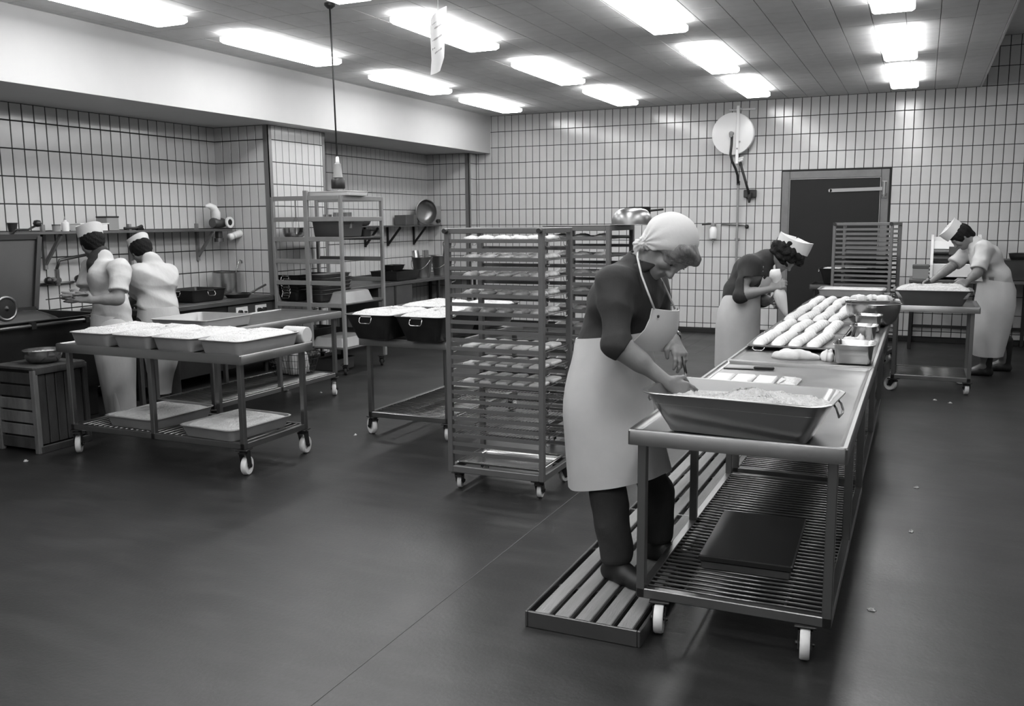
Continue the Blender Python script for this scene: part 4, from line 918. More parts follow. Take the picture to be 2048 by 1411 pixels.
q = shx(180, 458); t = thing('storage_box', 'low white box on the long shelf behind the cap', 'box', (-7.06, q[1], zs_)); link('body', MB().cbox(-.07, .07, -.16, .16, 0, .06, .004), M['enamel'], t); link('lid', MB().cbox(-.073, .073, -.163, .163, .06, .07, .003), M['enamel'], t)
q = shx(216, 452); t = thing('storage_box', 'square dark tin box on the long shelf', 'box', (-7.06, q[1], zs_)); link('body', MB().cbox(-.07, .07, -.07, .07, 0, .12, .004), M['greyplastic'], t); link('lid', MB().cbox(-.073, .073, -.073, .073, .12, .135, .003), M['steel_dark'], t)
q = shx(265, 457); t = thing('hand_brush', 'dark handled brush lying on the long shelf', 'brush', (-7.04, q[1], zs_)); link('handle', MB().tube([(0, -.12, .02), (0, .03, .02), (0, .1, .035)], [.012, .012, .02], 8), M['black'], t, smooth=True); link('bristles', MB().cbox(-.02, .02, .03, .11, 0, .02, .003), M['hair_dark'], t)
# meat grinder: white curved feed neck, grey body, ring, glove beside it
q = shx(425, 455, -7.03); gr = thing('hand_grinder', 'grey grinder with white curved neck clamped to the long shelf', 'grinder', (-7.02, q[1]+.08, zs_))
link('body', MB().lathe([(.001, -.09), (.05, -.09), (.06, -.06), (.055, .05), (.045, .09), (.001, .09)], (0, 0, .065), 20, 'Y'), M['steel_dull'], gr, smooth='a')
link('neck', MB().tube([(0, -.03, .10), (0, -.02, .17), (0, -.06, .225), (0, -.12, .25), (0, -.18, .245)], [.05, .045, .04, .03, .012], 14), M['whiteplastic'], gr, smooth=True)
link('ring', MB().lathe([(.055, -.0), (.06, .0), (.06, .02), (.055, .02), (.035, .02), (.035, .0)], (.07, .09, .07), 22, 'X', cap=False), M['whiteplastic'], gr, smooth='a')
link('disc', MB().cyl((.072, .09, .07), (.085, .09, .07), .035, n=18), M['black'], gr)
link('clamp', MB().cbox(-.03, .03, -.03, .03, -.1, -.026, .005).cyl((0, 0, -.14), (0, 0, -.1), .05, n=14), M['steel_dull'], gr)
q = onx(482, 462, -6.95)
gl = thing('rubber_glove', 'pale rubber glove hooked on the end of the long shelf', 'glove', (-6.92, q[1]-.02, zs_-.06))
gmb = MB(); gmb.tube([(0, -.16, -.02), (0, -.06, .0), (0, .03, .02)], [.035, .04, .045], 12)
for k in range(4): gmb.tube([(0, .03, .045-.025*k), (0, .075, .065-.033*k), (.0, .11, .07-.038*k)], [.017, .014, .009], 8)
gmb.tube([(0, .0, .05), (0, .02, .085), (0, .05, .1)], [.016, .013, .009], 8)
link('hand', gmb, M['nylon'], gl, smooth=True); link('cuff', MB().tube([(0, -.2, -.03), (0, -.15, -.018)], [.04, .036], 12), M['whiteplastic'], gl, smooth=True)
# ---- vat with raised lid
vt = thing('cooking_vat', 'big dark rectangular vat with raised lid at the left wall', 'vat', (0, 0, 0)); vx0, vx1, vy0, vy1, vz = XA+.02, -6.32, 3.7, 5.62, .875
A, B = (vx1-vx0)/2, (vy1-vy0)/2
body = pan_mb(A, B, .62, .02, .03, .03, .01); o = link('body', body, M['steel_dark'], vt, smooth='a'); o.location = ((vx0+vx1)/2, (vy0+vy1)/2, vz-.62)
link('front_rail', MB().cyl((vx1+.02, vy0, vz-.03), (vx1+.02, vy1, vz-.03), .014, n=10), M['steel'], vt, smooth='a')
for y in (4.35, 4.85, 5.35): link('rail_clip', MB().cbox(vx1-.005, vx1+.04, y-.02, y+.02, vz-.06, vz-.005, .003), M['black'], vt)
for y in (vy0+.15, vy1-.15): link('leg', MB().cbox(vx0+.1, vx1-.12, y-.06, y+.06, 0, vz-.6, .006), M['steel_dark'], vt)
l0, l1 = onx(82, 472, -6.88), onx(70, 612, -6.72)
lx0, lz0, lx1, lz1 = -6.74, .93, -6.93, 1.525
li = link('lid', MB().loft([[(lx0-.012, vy0+.1, lz0), (lx0+.012, vy0+.1, lz0), (lx0+.012, l1[1], lz0), (lx0-.012, l1[1], lz0)], [(lx1-.012, vy0+.1, lz1), (lx1+.012, vy0+.1, lz1), (lx1+.012, l0[1], lz1), (lx1-.012, l0[1], lz1)]], True, True), M['lid_steel'], vt)
ed = MB(); e = .02
Pl = [(lx0+e, vy0+.1, lz0), (lx0+e, l1[1], lz0), (lx1+e, l0[1], lz1), (lx1+e, vy0+.1, lz1)]
for k in range(4): ed.bar(Pl[k], Pl[(k+1) % 4], .045, .03, (1, 0, 0))
link('lid_frame', ed, M['rubber'], li)
link('lid_lever', MB().tube([(lx1, l0[1]-.25, lz1), (lx1+.03, l0[1]-.22, lz1+.06), (lx1+.03, l0[1]-.1, lz1+.06), (lx1+.03, l0[1]-.03, lz1+.09)], .009, 8).lathe([(.001, -.03), (.025, -.025), (.035, 0), (.025, .025), (.001, .03)], (lx1+.03, l0[1]-.01, lz1+.11), 14), M['black'], vt, smooth=True)
hwc = onx(12, 617, -6.24)
hw = link('hand_wheel', MB().lathe([(.075, -.012), (.09, -.016), (.1, 0), (.09, .016), (.075, .012), (.075, -.012)], (-6.24, hwc[1], hwc[2]), 32, 'X', cap=False), M['steel'], vt, smooth=True)
link('wheel_disc', MB().lathe([(.001, -.008), (.076, -.008), (.076, .008), (.02, .012), (.001, .03)], (-6.24, hwc[1], hwc[2]), 28, 'X'), M['steel_dark'], hw)
link('wheel_axle', MB().cyl((-6.32, hwc[1], hwc[2]), (-6.24, hwc[1], hwc[2]), .025, n=12), M['steel_dark'], hw)
heap('dull mound of dough showing above the vat rim', (vx0+vx1)/2+.05, 4.75, .80, .33, .55, .93, .015, 9, .1, 'steel_dull', 60, depth=.2, name='vat_contents', cat='dough')
# swing tap on the wall
tp = thing('swing_tap', 'long-armed swing tap on the tiles above the vat', 'tap', (0, 0, 0)); q = onx(112, 560, XA+.05); y_ = q[1]; z_ = q[2]
link('body', MB().cyl((XA, y_, z_), (XA+.09, y_, z_), .028, n=14).cyl((XA+.07, y_, z_-.05), (XA+.07, y_, z_+.1), .022, n=12), M['steel_bright'], tp)
e_ = onx(178, 530, XA+.3)
link('spout', MB().tube([(XA+.07, y_, z_+.1), (XA+.08, y_+.03, z_+.18), (XA+.2, y_+.35, z_+.24), (XA+.33, e_[1]+.1, z_+.25), (XA+.34, e_[1]+.13, z_+.2)], .014, 10), M['steel_dull'], tp, smooth=True)
for dy in (-.1, .22): link('knob', MB().lathe([(.001, -.03), (.03, -.025), (.038, 0), (.03, .025), (.001, .03)], (XA+.08, y_+dy, z_), 14, 'X'), M['black'], tp, smooth=True)
link('pipe', MB().cyl((XA+.03, y_-.25, z_-.03), (XA+.03, y_+.2, z_-.03), .012, n=8), M['steel_dull'], tp)
# ---- wooden crate with bowl
cr = thing('wooden_crate', 'worn dark wooden slatted crate standing on its end', 'crate', (-5.885, 4.56, 0)); a, b, h = .195, .21, .625
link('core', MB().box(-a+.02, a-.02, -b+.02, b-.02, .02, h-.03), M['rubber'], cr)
for sx_ in (-1, 1):
    for sy in (-1, 1): link('corner_post', MB().cbox(sx_*a-.022, sx_*a+.022, sy*b-.018, sy*b+.018, 0, h-.02, .004), M['wood_pale' if sy < 0 else 'wood'], cr)
nsl = 6
for k in range(nsl):
    z0 = .03+k*(h-.06)/nsl; m_ = 'wood_pale' if k in (1, 2, 3) else 'wood'
    for sy in (-1, 1): link('slat', MB().cbox(-a+.02, a-.02, sy*b-.008, sy*b+.008, z0, z0+(h-.06)/nsl-.014, .003), M[m_], cr)
for k in range(5):
    y0 = -b+.02+k*(2*b-.04)/5
    for sx_ in (-1, 1): link('slat', MB().cbox(sx_*a-.008, sx_*a+.008, y0, y0+(2*b-.04)/5-.01, .06, h-.06, .003), M['wood'], cr)
for sx_ in (-1, 1):
    for z in (.0, h-.055): link('rail', MB().cbox(sx_*a-.004, sx_*a+.014*sx_+.01, -b, b, z, z+.05, .003), M['wood'], cr)
for k in range(3): link('top_board', MB().cbox(-a-.02, a+.02, -b-.02+k*.147, -b-.02+k*.147+.14, h-.02, h, .003), M['wood'], cr)
bowl('steel_bowl', 'shiny steel bowl standing on the wooden crate', -5.84, 4.56, h, .135, .095, 'steel_bright', .08)
heap('white flour in the bowl on the wooden crate', -5.84, 4.56, h+.06, .11, .11, h+.082, .003, 20, .109, 'dough', 80, rings=10, depth=.03, cat='flour', name='flour_heap')
# ---- wire basket with bags on the lower shelf of the second left cart
bk = thing('wire_basket', 'wire basket of white bags on the lower worktable shelf', 'basket', (-5.33, 6.80, .219)); a0, b0, a1, b1, h = .15, .12, .2, .17, .2
for z, s in ((0, 0), (.07, .35), (.14, .7), (h, 1)):
    A, B = a0+(a1-a0)*s, b0+(b1-b0)*s; link('hoop', MB().tube(rrect(A, B, .04, z+.004, 4), .0035 if z in (0, h) else .002, 6, closed=True), M['steel_dark'], bk)
n = 11
for k in range(n):
    f = -1+2*k/(n-1)
    for s in (-1, 1): link('wire', MB().tube([(f*(a0-.02), s*b0, .004), (f*(a1-.02), s*b1, h)], .002, 5), M['steel_dark'], bk)
for k in range(8):
    f = -1+2*k/7
    for s in (-1, 1): link('wire', MB().tube([(s*a0, f*(b0-.02), .004), (s*a1, f*(b1-.02), h)], .002, 5), M['steel_dark'], bk)
for k in range(3): link('wire', MB().tube([(-a0, -.06+.06*k, .004), (a0, -.06+.06*k, .004)], .002, 5), M['steel_dark'], bk)
for k, (dx, dy, s_) in enumerate(((-.07, -.02, .10), (.06, -.03, .11), (.02, .06, .1))):
    o = cloth_lump('plastic_bag', ['crumpled white plastic bag at the wall side of the wire basket', 'crumpled white plastic bag spilling over the aisle side of the basket', 'crumpled white plastic bag at the back of the wire basket'][k], -5.33+dx, 6.80+dy, .23, s_*.75, s_*.7, [.17, .27, .21][k], 50+k, m='cloth', cat='bag')
# ---- crumbs of dough dropped on the floor
for k, (x, y) in enumerate(((1743, 1220), (1833, 975), (1822, 1063), (1835, 745), (1870, 800), (1900, 806), (1760, 690), (711, 870), (642, 785), (52, 922), (920, 905))):
    if k == 6: continue
    q = onz(x, y, 0); R = []; s_ = .012
    o = link('dough_scrap', slab_mb(.035, .022, .006, k, .004), M['dough'], None, (q[0], q[1], .0), k*.7, smooth=True); tag(o, 'white scrap of dough dropped on the dark floor', 'scrap', 'dough scraps on the floor')
# ---- duckboard platform beside the worktable
pf = thing('duckboard', 'low slatted duckboard beside the long worktable row', 'platform', (0, 0, 0)); fx0, fx1, fy0, fy1 = -1.385, -.905, 3.165, 6.3
link('frame_side', MB().cbox(fx0, fx0+.012, fy0, fy1, 0, .068, .003), M['steel_dull'], pf); link('frame_side', MB().cbox(fx1-.012, fx1, fy0, fy1, 0, .068, .003), M['steel_dull'], pf)
link('frame_end', MB().cbox(fx0+.012, fx1-.012, fy0, fy0+.012, 0, .068, .003), M['steel_dull'], pf); link('frame_end', MB().cbox(fx0+.012, fx1-.012, fy1-.012, fy1, 0, .068, .003), M['steel_dull'], pf)
gap = .024; n = 5; wd = ((fx1-fx0-.024)-gap*(n+1))/n
for k in range(n):
    x = fx0+.012+gap+k*(wd+gap); link('slat', MB().cbox(x, x+wd, fy0+.014, fy1-.014, .045, .066, .003), M['plank'], pf)
for y in np.arange(fy0+.35, fy1, .48): link('cross_bar', MB().box(fx0+.012, fx1-.012, y-.012, y+.012, .02, .0645-.02), M['steel_dull'], pf)
link('joint_strip', MB().box(fx0+.012, fx1-.012, 4.585, 4.593, .045, .0672), M['aluframe'], pf)
# ================================================================ PEOPLE
class SDF:
    """smooth union of rounded limbs on a voxel grid, meshed with surface nets: one continuous figure"""
    def __init__(s, vox): s.vox = vox; s.ops = []
    def cap(s, a, b, ra, rb=None, k=.02, sub=False):
        a = np.array(a, float); b = np.array(b, float); rb = ra if rb is None else rb; R = max(ra, rb)
        def fn(X, Y, Z):
            d = b-a; L = d@d+1e-12
            t = np.clip(((X-a[0])*d[0]+(Y-a[1])*d[1]+(Z-a[2])*d[2])/L, 0, 1)
            return np.sqrt((X-a[0]-t*d[0])**2+(Y-a[1]-t*d[1])**2+(Z-a[2]-t*d[2])**2)-(ra+(rb-ra)*t)
        s.ops.append((np.minimum(a, b)-R, np.maximum(a, b)+R, fn, k, sub)); return s
    def ell(s, c, ax, r, k=.02, sub=False):
        c = np.array(c, float); A = [np.array(v, float) for v in ax]; R = max(r)
        def fn(X, Y, Z):
            q = 0
            for v, rr in zip(A, r): q = q+(((X-c[0])*v[0]+(Y-c[1])*v[1]+(Z-c[2])*v[2])/rr)**2
            q = np.sqrt(q); return (q-1)*min(r)
        s.ops.append((c-R, c+R, fn, k, sub)); return s
    def plane(s, p, n, R=.5, k=.0):                      # cut away what lies on the side n points to
        p = np.array(p, float); n = np.array(n, float); n = n/np.linalg.norm(n)
        def fn(X, Y, Z): return -((X-p[0])*n[0]+(Y-p[1])*n[1]+(Z-p[2])*n[2])
        s.ops.append((p-R, p+R, fn, k, 'cut')); return s
    def mesh(s, warp=None):
        add = [o for o in s.ops if not o[4]]; v = s.vox
        lo = np.min([o[0] for o in add], 0)-4*v; hi = np.max([o[1] for o in add], 0)+4*v
        n = np.ceil((hi-lo)/v).astype(int)+1
        D = np.full(n, .3, np.float32); ax = [lo[i]+v*np.arange(n[i]) for i in range(3)]
        for l, h, fn, k, sub in s.ops:
            pad = k+4*v; i0 = np.maximum(np.floor((l-pad-lo)/v).astype(int), 0); i1 = np.minimum(np.ceil((h+pad-lo)/v).astype(int)+1, n)
            if (i1 <= i0).any(): continue
            sl = tuple(slice(a, b) for a, b in zip(i0, i1))
            X = ax[0][sl[0]][:, None, None].astype(np.float32); Y = ax[1][sl[1]][None, :, None].astype(np.float32); Z = ax[2][sl[2]][None, None, :].astype(np.float32)
            d = fn(X, Y, Z); o = D[sl]
            if sub: m = np.maximum(o, -d) if not k else -(np.minimum(-o, d)-np.maximum(k-np.abs(-o-d), 0)**2*.25/k)
            else:
                m = np.minimum(o, d)
                if k: m = m-np.maximum(k-np.abs(o-d), 0)**2*.25/k
            D[sl] = m
        if warp is not None: D = D+warp(ax[0][:, None, None], ax[1][None, :, None], ax[2][None, None, :]).astype(np.float32)
        D[[0, -1]] = .3; D[:, [0, -1]] = .3; D[:, :, [0, -1]] = .3
        neg = D < 0; c8 = [(i, j, k) for i in (0, 1) for j in (0, 1) for k in (0, 1)]
        cnt = sum(neg[i:n[0]-1+i, j:n[1]-1+j, k:n[2]-1+k].astype(np.int8) for i, j, k in c8)
        cell = np.argwhere((cnt > 0) & (cnt < 8)); idx = -np.ones(np.array(n)-1, np.int32); idx[tuple(cell.T)] = np.arange(len(cell))
        val = {c: D[cell[:, 0]+c[0], cell[:, 1]+c[1], cell[:, 2]+c[2]] for c in c8}
        acc = np.zeros((len(cell), 3)); num = np.zeros(len(cell))
        for c in c8:
            for a in range(3):
                if c[a]: continue
                e = list(c); e[a] = 1; e = tuple(e); va, vb = val[c], val[e]; m = (va < 0) != (vb < 0)
                t = np.where(m, va/np.where(m, va-vb, 1), 0); P = np.tile(np.array(c, float), (len(cell), 1)); P[:, a] = t
                acc += P*m[:, None]; num += m
        V = lo+v*(cell+acc/num[:, None]); F = []
        for a in range(3):
            sl0 = [slice(None)]*3; sl1 = [slice(None)]*3; sl0[a] = slice(0, -1); sl1[a] = slice(1, None)
            ch = neg[tuple(sl0)] != neg[tuple(sl1)]; E = np.argwhere(ch); b, c = (a+1) % 3, (a+2) % 3
            q = []
            for db, dc in ((0, 0), (-1, 0), (-1, -1), (0, -1)):
                T = E.copy(); T[:, b] += db; T[:, c] += dc; q.append(idx[T[:, 0], T[:, 1], T[:, 2]])
            Q = np.stack(q, 1); fl_ = ~neg[tuple(sl0)][tuple(E.T)]
            Q[fl_] = Q[fl_][:, ::-1]; F.append(Q)
        F = np.concatenate(F)
        F = F[(F >= 0).all(1)]
        return V, F[:, ::-1]
def sdf_obj(name, sd_, m, parent, warp=None, label=None):
    V, F = sd_.mesh(warp); V = V-np.array(parent.location)
    me = bpy.data.meshes.new(name); me.vertices.add(len(V)); me.vertices.foreach_set('co', V.astype(np.float32).ravel())
    me.loops.add(F.size); me.loops.foreach_set('vertex_index', F.astype(np.int32).ravel()); me.polygons.add(len(F))
    me.polygons.foreach_set('loop_start', np.arange(0, F.size, 4, dtype=np.int32)); me.polygons.foreach_set('loop_total', np.full(len(F), 4, np.int32))
    me.update(); me.validate(); me.polygons.foreach_set('use_smooth', [True]*len(me.polygons)); me.materials.append(m)
    o = bpy.data.objects.new(name, me); COL.objects.link(o); o.parent = parent
    if label: o['label'] = label
    return o
nv = lambda v: np.array(v, float)/np.linalg.norm(v)
A3 = lambda p: np.array(tuple(p), float)
def frame(f, u0):
    f = nv(f); u = np.array(u0, float); u = nv(u-f*(u@f)); return f, u, np.cross(u, f)     # face, up, person's left
def add_head(B, o, f, u, l, sc=1.):
    q = lambda a, b, c: o+(f*a+u*b+l*c)*sc
    B.ell(q(-.012, .03, 0), (f, u, l), (.098*sc, .088*sc, .076*sc), .02)
    B.cap(q(.045, .0, 0), q(.05, -.065, 0), .052*sc, .036*sc, .03)
    for s_ in (-1, 1):
        B.cap(q(.0, -.045, .045*s_), q(.055, -.082, .014*s_), .026*sc, .022*sc, .03)
        B.cap(q(.068, -.012, .036*s_), q(.062, -.028, .04*s_), .02*sc, .02*sc, .02)
        B.cap(q(.082, .024, .012*s_), q(.072, .026, .045*s_), .011*sc, .010*sc, .016)
    B.cap(q(.055, -.088, 0), q(.075, -.088, 0), .020*sc, .016*sc, .02)
    for s_ in (-1, 1): B.ell(q(.094, .004, .032*s_), (f, u, l), (.016*sc, .012*sc, .018*sc), .012, True)
    for s_ in (-1, 1): B.ell(q(.074, .003, .031*s_), (f, u, l), (.0135*sc, .0125*sc, .0135*sc), .003)
    B.cap(q(.088, .008, 0), q(.112, -.028, 0), .0085*sc, .0125*sc, .012)
    for s_ in (-1, 1): B.cap(q(.098, -.032, .010*s_), q(.094, -.034, .012*s_), .008*sc, .007*sc, .008)
    B.cap(q(.086, -.054, -.018), q(.086, -.054, .018), .0075*sc, None, .008); B.cap(q(.084, -.065, -.015), q(.084, -.065, .015), .008*sc, None, .008)
    B.cap(q(.096, -.0595, -.02), q(.096, -.0595, .02), .0022*sc, None, .004, True)
    for s_ in (-1, 1):
        B.ell(q(-.008, -.005, .079*s_), (f, u, l), (.017*sc, .031*sc, .009*sc), .008); B.ell(q(-.002, .0, .089*s_), (f, u, l), (.008*sc, .018*sc, .006*sc), .004, True)
def add_hand(B, w_, d, thumb, curl=.5, sc=1., spread=.06, tcurl=.3, rf=1., curls=None):
    """wrist, finger direction, thumb side; palm faces d x thumb turned so that fingers curl towards n"""
    d = nv(d); t = np.array(thumb[0], float); t = nv(t-d*(t@d)); n = np.array(thumb[1], float); n = nv(n-d*(n@d)-t*(n@t))
    for i in range(4):
        b0 = w_+(d*.012+t*(.012-.008*i))*sc; b1 = w_+(d*(.084-.004*abs(i-1))+t*(.030-.0205*i))*sc
        B.cap(b0, b1, .0155*sc, .0125*sc*rf, .014)
        L = [.070, .078, .072, .056][i]*sc; p = b1; ang = (curls[i] if curls else curl)*.55; dd = nv(d+t*(.5-i*.33)*spread*2)
        for j, fr in enumerate((.45, .31, .24)):
            v = dd*math.cos(ang)+n*math.sin(ang); e = p+v*L*fr
            B.cap(p, e, (.0100-.0010*j)*sc*rf, (.0092-.0011*j)*sc*rf, .005); p = e; ang += (curls[i] if curls else curl)*.8
    b = w_+(d*.028+t*.030)*sc; B.cap(w_+(d*.012+t*.01)*sc, b, .017*sc, .015*sc, .012)
    v = nv(d*.75+t*.62+n*.25); e = b+v*.040*sc; B.cap(b, e, .0135*sc*rf, .0115*sc*rf, .01)
    v = nv(d*.95+t*(.25-tcurl)+n*(.2+tcurl)); B.cap(e, e+v*.032*sc, .0112*sc*rf, .0085*sc*rf, .006)
def add_body(B, J, g=0., part='all', arms=(1., 1.), k=.06):
    s_ = J['s']; P, W_, C_, N = J['P'], J['W'], J['C'], J['N']
    if part in ('all', 'top'):
        w_ = J.get('bulk', 1.)
        B.cap(W_-s_*.055, W_+s_*.055, (.098+g)*w_, None, k); B.cap(C_-s_*.075, C_+s_*.075, (.108+g)*w_, None, k)
        B.cap(W_, C_, (.105+g)*w_, (.115+g)*w_, k); B.cap(P, W_, (.115+g)*w_, (.1+g)*w_, k)
        B.cap(J['SL']+(C_-J['SL'])*.12, J['SR']+(C_-J['SR'])*.12, .062+g, None, k)
        B.cap(C_, N, (.10+g)*w_, .055+g, .05)
        for q, f in (('L', arms[0]), ('R', arms[1])):
            S0, E0, W0 = J['S'+q], J['E'+q], J['W'+q]
            ar = J.get('arm', 1.); B.cap(S0, E0, (.056+g)*ar, (.045+g)*ar, .06)
            if f > 1.0 or part == 'all':
                B.cap(E0, W0, .043, .027, .03); B.cap(E0+(W0-E0)*.15, E0+(W0-E0)*.45, .045, .040, .03)
    if part in ('all', 'legs'):
        B.cap(P-s_*.06, P+s_*.06, .118+g, None, k)
        for q in 'LR':
            B.cap(J['H'+q], J['K'+q], .088+g, .060+g*1.1, .04); B.cap(J['K'+q], J['A'+q], .060+g, .042+g*1.3, .03)
def rings_mesh(mb, rings, n=72, th=.004, seed=0, amp=.05, arc=None):
    """cloth tube: rings of (centre, vector a, vector b, droop vector); closed all round, with thickness and folds"""
    rs = random.Random(seed); ph = [rs.uniform(0, 6.28) for _ in range(6)]; m = len(rings); out, inn = [], []
    for k, (c, a, b, tl) in enumerate(rings):
        c, a, b = A3(c), A3(a), A3(b); t = k/(m-1); ro, ri = [], []
        for i in range(n):
            u = 2*PI*i/n; w_ = 1+amp*t*(.5*math.sin(3*u+ph[0]+t)+.3*math.sin(5*u+ph[1]-1.5*t)+.25*math.sin(8*u+ph[2]))+amp*.12*(1-t)*math.sin(7*u+ph[3]+2*t)
            v = a*math.cos(u)+b*math.sin(u); w_ += amp*.45*math.exp(-((t-.22)/.2)**2)*max(0, math.sin(5*u+16*t+ph[4]))**2-amp*.3*math.exp(-((t-.3)/.25)**2)*max(0, math.sin(4*u-13*t+ph[5]))**3; p = c+v*w_+np.array((0, 0, tl*math.sin(u)))
            ro.append(tuple(p)); ri.append(tuple(p-nv(v)*th))
        out.append(ro); inn.append(ri)
    mb.loft(out+inn[::-1]+[out[0]], False, False)
def patch_mesh(mb, rows, th=.004):                       # thin cloth patch from rows of points
    n = len(rows[0]); R = [[A3(p) for p in r] for r in rows]; off = nv(np.cross(R[-1][0]-R[0][0], R[0][-1]-R[0][0]))*th
    mb.loft([[tuple(p) for p in r]+[tuple(p+off) for p in r[::-1]] for r in R], True, True)
def person_root(label, base, group=None):
    return thing('person', label, 'person', tuple(base), 0., group)
def mesh_part(name, mb, m, root, smooth=True, label=None):
    b = root.location; mb.v = [(x-b[0], y-b[1], z-b[2]) for x, y, z in mb.v]
    o = link(name, mb, m, root, smooth=smooth)
    if label: o['label'] = label
    return o
def shoe(name, root, an, toe, m, zf, w_=.042, tall=0., vox=.006):
    an, toe = A3(an), A3(toe); d = toe-an; d[2] = 0; d = nv(d); B = SDF(vox); g = np.array((0, 0, 1.))
    heel = np.array((an[0], an[1], zf))-d*.045; tp = heel+d*.265
    B.cap(heel+g*.032, heel+d*.10+g*.04, .036, .044, .03); B.cap(heel+d*.10+g*.036, tp-d*.045+g*.028, .044, .030, .03)
    B.cap(heel+d*.02+g*.03, np.array((an[0], an[1], zf+.10+tall)), .04, .05 if not tall else .075, .03)
    for s_ in (-1, 1): B.cap(heel+d*.16+g*.024+np.cross(g, d)*s_*.016, tp-d*.06+g*.022+np.cross(g, d)*s_*.010, .026, .022, .02)
    B.plane((an[0], an[1], zf), (0, 0, -1), .6)
    return sdf_obj(name, B, m, root)
def hat(root, c, axis, ldir, hl, hw, h, m, flare=1.04):  # folded white work cap: oval band with a sunk crown
    c = A3(c); ax_ = nv(axis); l = np.array(ldir, float); l = nv(l-ax_*(l@ax_)); wv = np.cross(ax_, l); mb = MB(); n = 40
    def ring(z, s_, e=0.): return [tuple(c+ax_*(z+.012*math.cos(2*2*PI*i/n)*(z > 0))+l*hl*s_*math.cos(2*PI*i/n)+wv*hw*s_*math.sin(2*PI*i/n)) for i in range(n)]
    mb.loft([ring(-h/2, .97), ring(-h/2, 1.0), ring(0, 1.01*flare**.5), ring(h/2, flare), ring(h/2, flare*.96), ring(h/2-.006, flare*.93), ring(h/2-.004, .5), ring(h/2+.002, .05)], True, True)
    return mesh_part('cap', mb, m, root, 'a')

def fold(amp, *wv):                                      # creases of cloth: sum of skewed waves
    def fn(X, Y, Z):
        r = 0
        for (kx, ky, kz, p, wgt) in wv: r = r+wgt*(1-2*np.abs(np.sin(.5*(kx*X+ky*Y+kz*Z+p+1.6*np.sin(.37*kx*Z+.4*ky*X+p)))))
        return amp*r
    return fn
FOLDS = fold(-.0035, (9, 14, 34, 0, 1), (25, -11, 17, 1.3, .8), (-14, 30, 45, 2.2, .6), (40, 22, -25, .4, .45))

# ---------------------------------------------------------------- 1: woman at the front tub
J = {}; s_ = nv((.2, .98, 0)); fw = nv((.98, -.2, 0)); J['s'] = s_; J['arm'] = .86
J['N'] = A3(pt(1284, 528, 3.78)); J['C'] = A3(pt(1252, 596, 3.78)); J['W'] = A3(pt(1228, 690, 3.78)); J['P'] = A3(pt(1216, 775, 3.78))
J['SR'] = A3(pt(1228, 566, 3.60)); J['SL'] = A3(pt(1306, 568, 3.97)); J['ER'] = A3(pt(1234, 688, 3.52)); J['WR'] = A3(pt(1334, 764, 3.55))
J['EL'] = A3(pt(1322, 662, 3.97)); J['WL'] = A3(pt(1347, 678, 3.79))
zf = .0665
for q, sg, kn, an in (('R', -1, (1216, 985, 3.64), (1233, 1125, 3.62)), ('L', 1, (1313, 985, 3.93), (1314, 1090, 3.93))):
    J['H'+q] = J['P']+s_*.085*sg+np.array((0, 0, -.04)); J['K'+q] = A3(pt(*kn)); a_ = A3(pt(*an)); J['A'+q] = np.array((a_[0], a_[1], zf+.10))
root = person_root('woman in dark shirt, white headscarf and long white apron bent over the big tub', (J['P'][0], J['P'][1], zf))
O = A3(pt(1338, 501, 3.78)); f, u, l = frame((.38, -.42, -.82), (.88, -.08, .46))
B = SDF(.0048); add_body(B, J); B.cap(J['N'], O-u*.03-f*.025, .056, .054, .03)
for q in 'LR':
    d = np.array((nv(fw)*.2)); d[2] = 0; B.cap(J['A'+q], J['A'+q]+np.array((0, 0, -.04)), .042, .04, .02); B.cap(J['A'+q]+np.array((0, 0, -.062)), J['A'+q]+d*.7+np.array((0, 0, -.072)), .032, .026, .02)
add_head(B, O, f, u, l, 1.0)
hd_ = A3(pt(1392, 792, 3.60))-J['WR']; add_hand(B, J['WR'], hd_, ((0, .5, .8), (.3, .7, -.6)), .35, 1.0, .05)
tip = A3(pt(1374, 742, 3.70)); add_hand(B, J['WL'], tip-J['WL'], ((-.5, -.75, .1), (-.75, .3, -.3)), .55, 1.0, .05, .5, curls=[.45, .5, .75, .95])
sdf_obj('body', B, M['skin'], root)
B = SDF(.006); g = .016
add_body(B, J, g, 'top')
B.cap(J['SR'], J['ER'], .060, .060, .03); B.cap(J['ER'], J['ER']+(J['WR']-J['ER'])*.12, .062, .058, .02)
B.plane(J['ER']+(J['WR']-J['ER'])*.16, J['WR']-J['ER'], .09)
B.cap(J['SL'], J['EL'], .060, .056, .03); B.cap(J['EL'], J['EL']+(J['WL']-J['EL'])*.15, .056, .052, .02); B.plane(J['EL']+(J['WL']-J['EL'])*.22, J['WL']-J['EL'], .08)
B.cap(J['C']-fw*.035, J['W']-fw*.035, .125, .122, .05); nk = J['N']; nd = nv(O-u*.05-nk); B.cap(nk-nd*.02, nk+nd*.03, .078, .074, .02); B.plane(nk+nd*.045, nd, .10); B.cap(nk+nd*.0, nk+nd*.09, .064, .066, .0, True)
sdf_obj('shirt', B, M['darkshirt'], root, FOLDS)
B = SDF(.0075); add_body(B, J, .008, 'legs')
for q in 'LR': B.cap(J['K'+q], J['A'+q]+np.array((0, 0, .02)), .084, .074, .02); B.plane(J['A'+q]+np.array((0, 0, -.015)), (0, 0, -1), .13)
sdf_obj('trousers', B, M['darktrouser'], root, fold(-.002, (9, 14, 34, 0, 1), (-14, 30, 45, 2.2, .6)))
shoe('shoe', root, J['AR'], J['AR']+fw*.2+np.array((0, -.06, 0)), M['shoe'], zf); shoe('shoe', root, J['AL'], J['AL']+fw*.2, M['shoe'], zf)
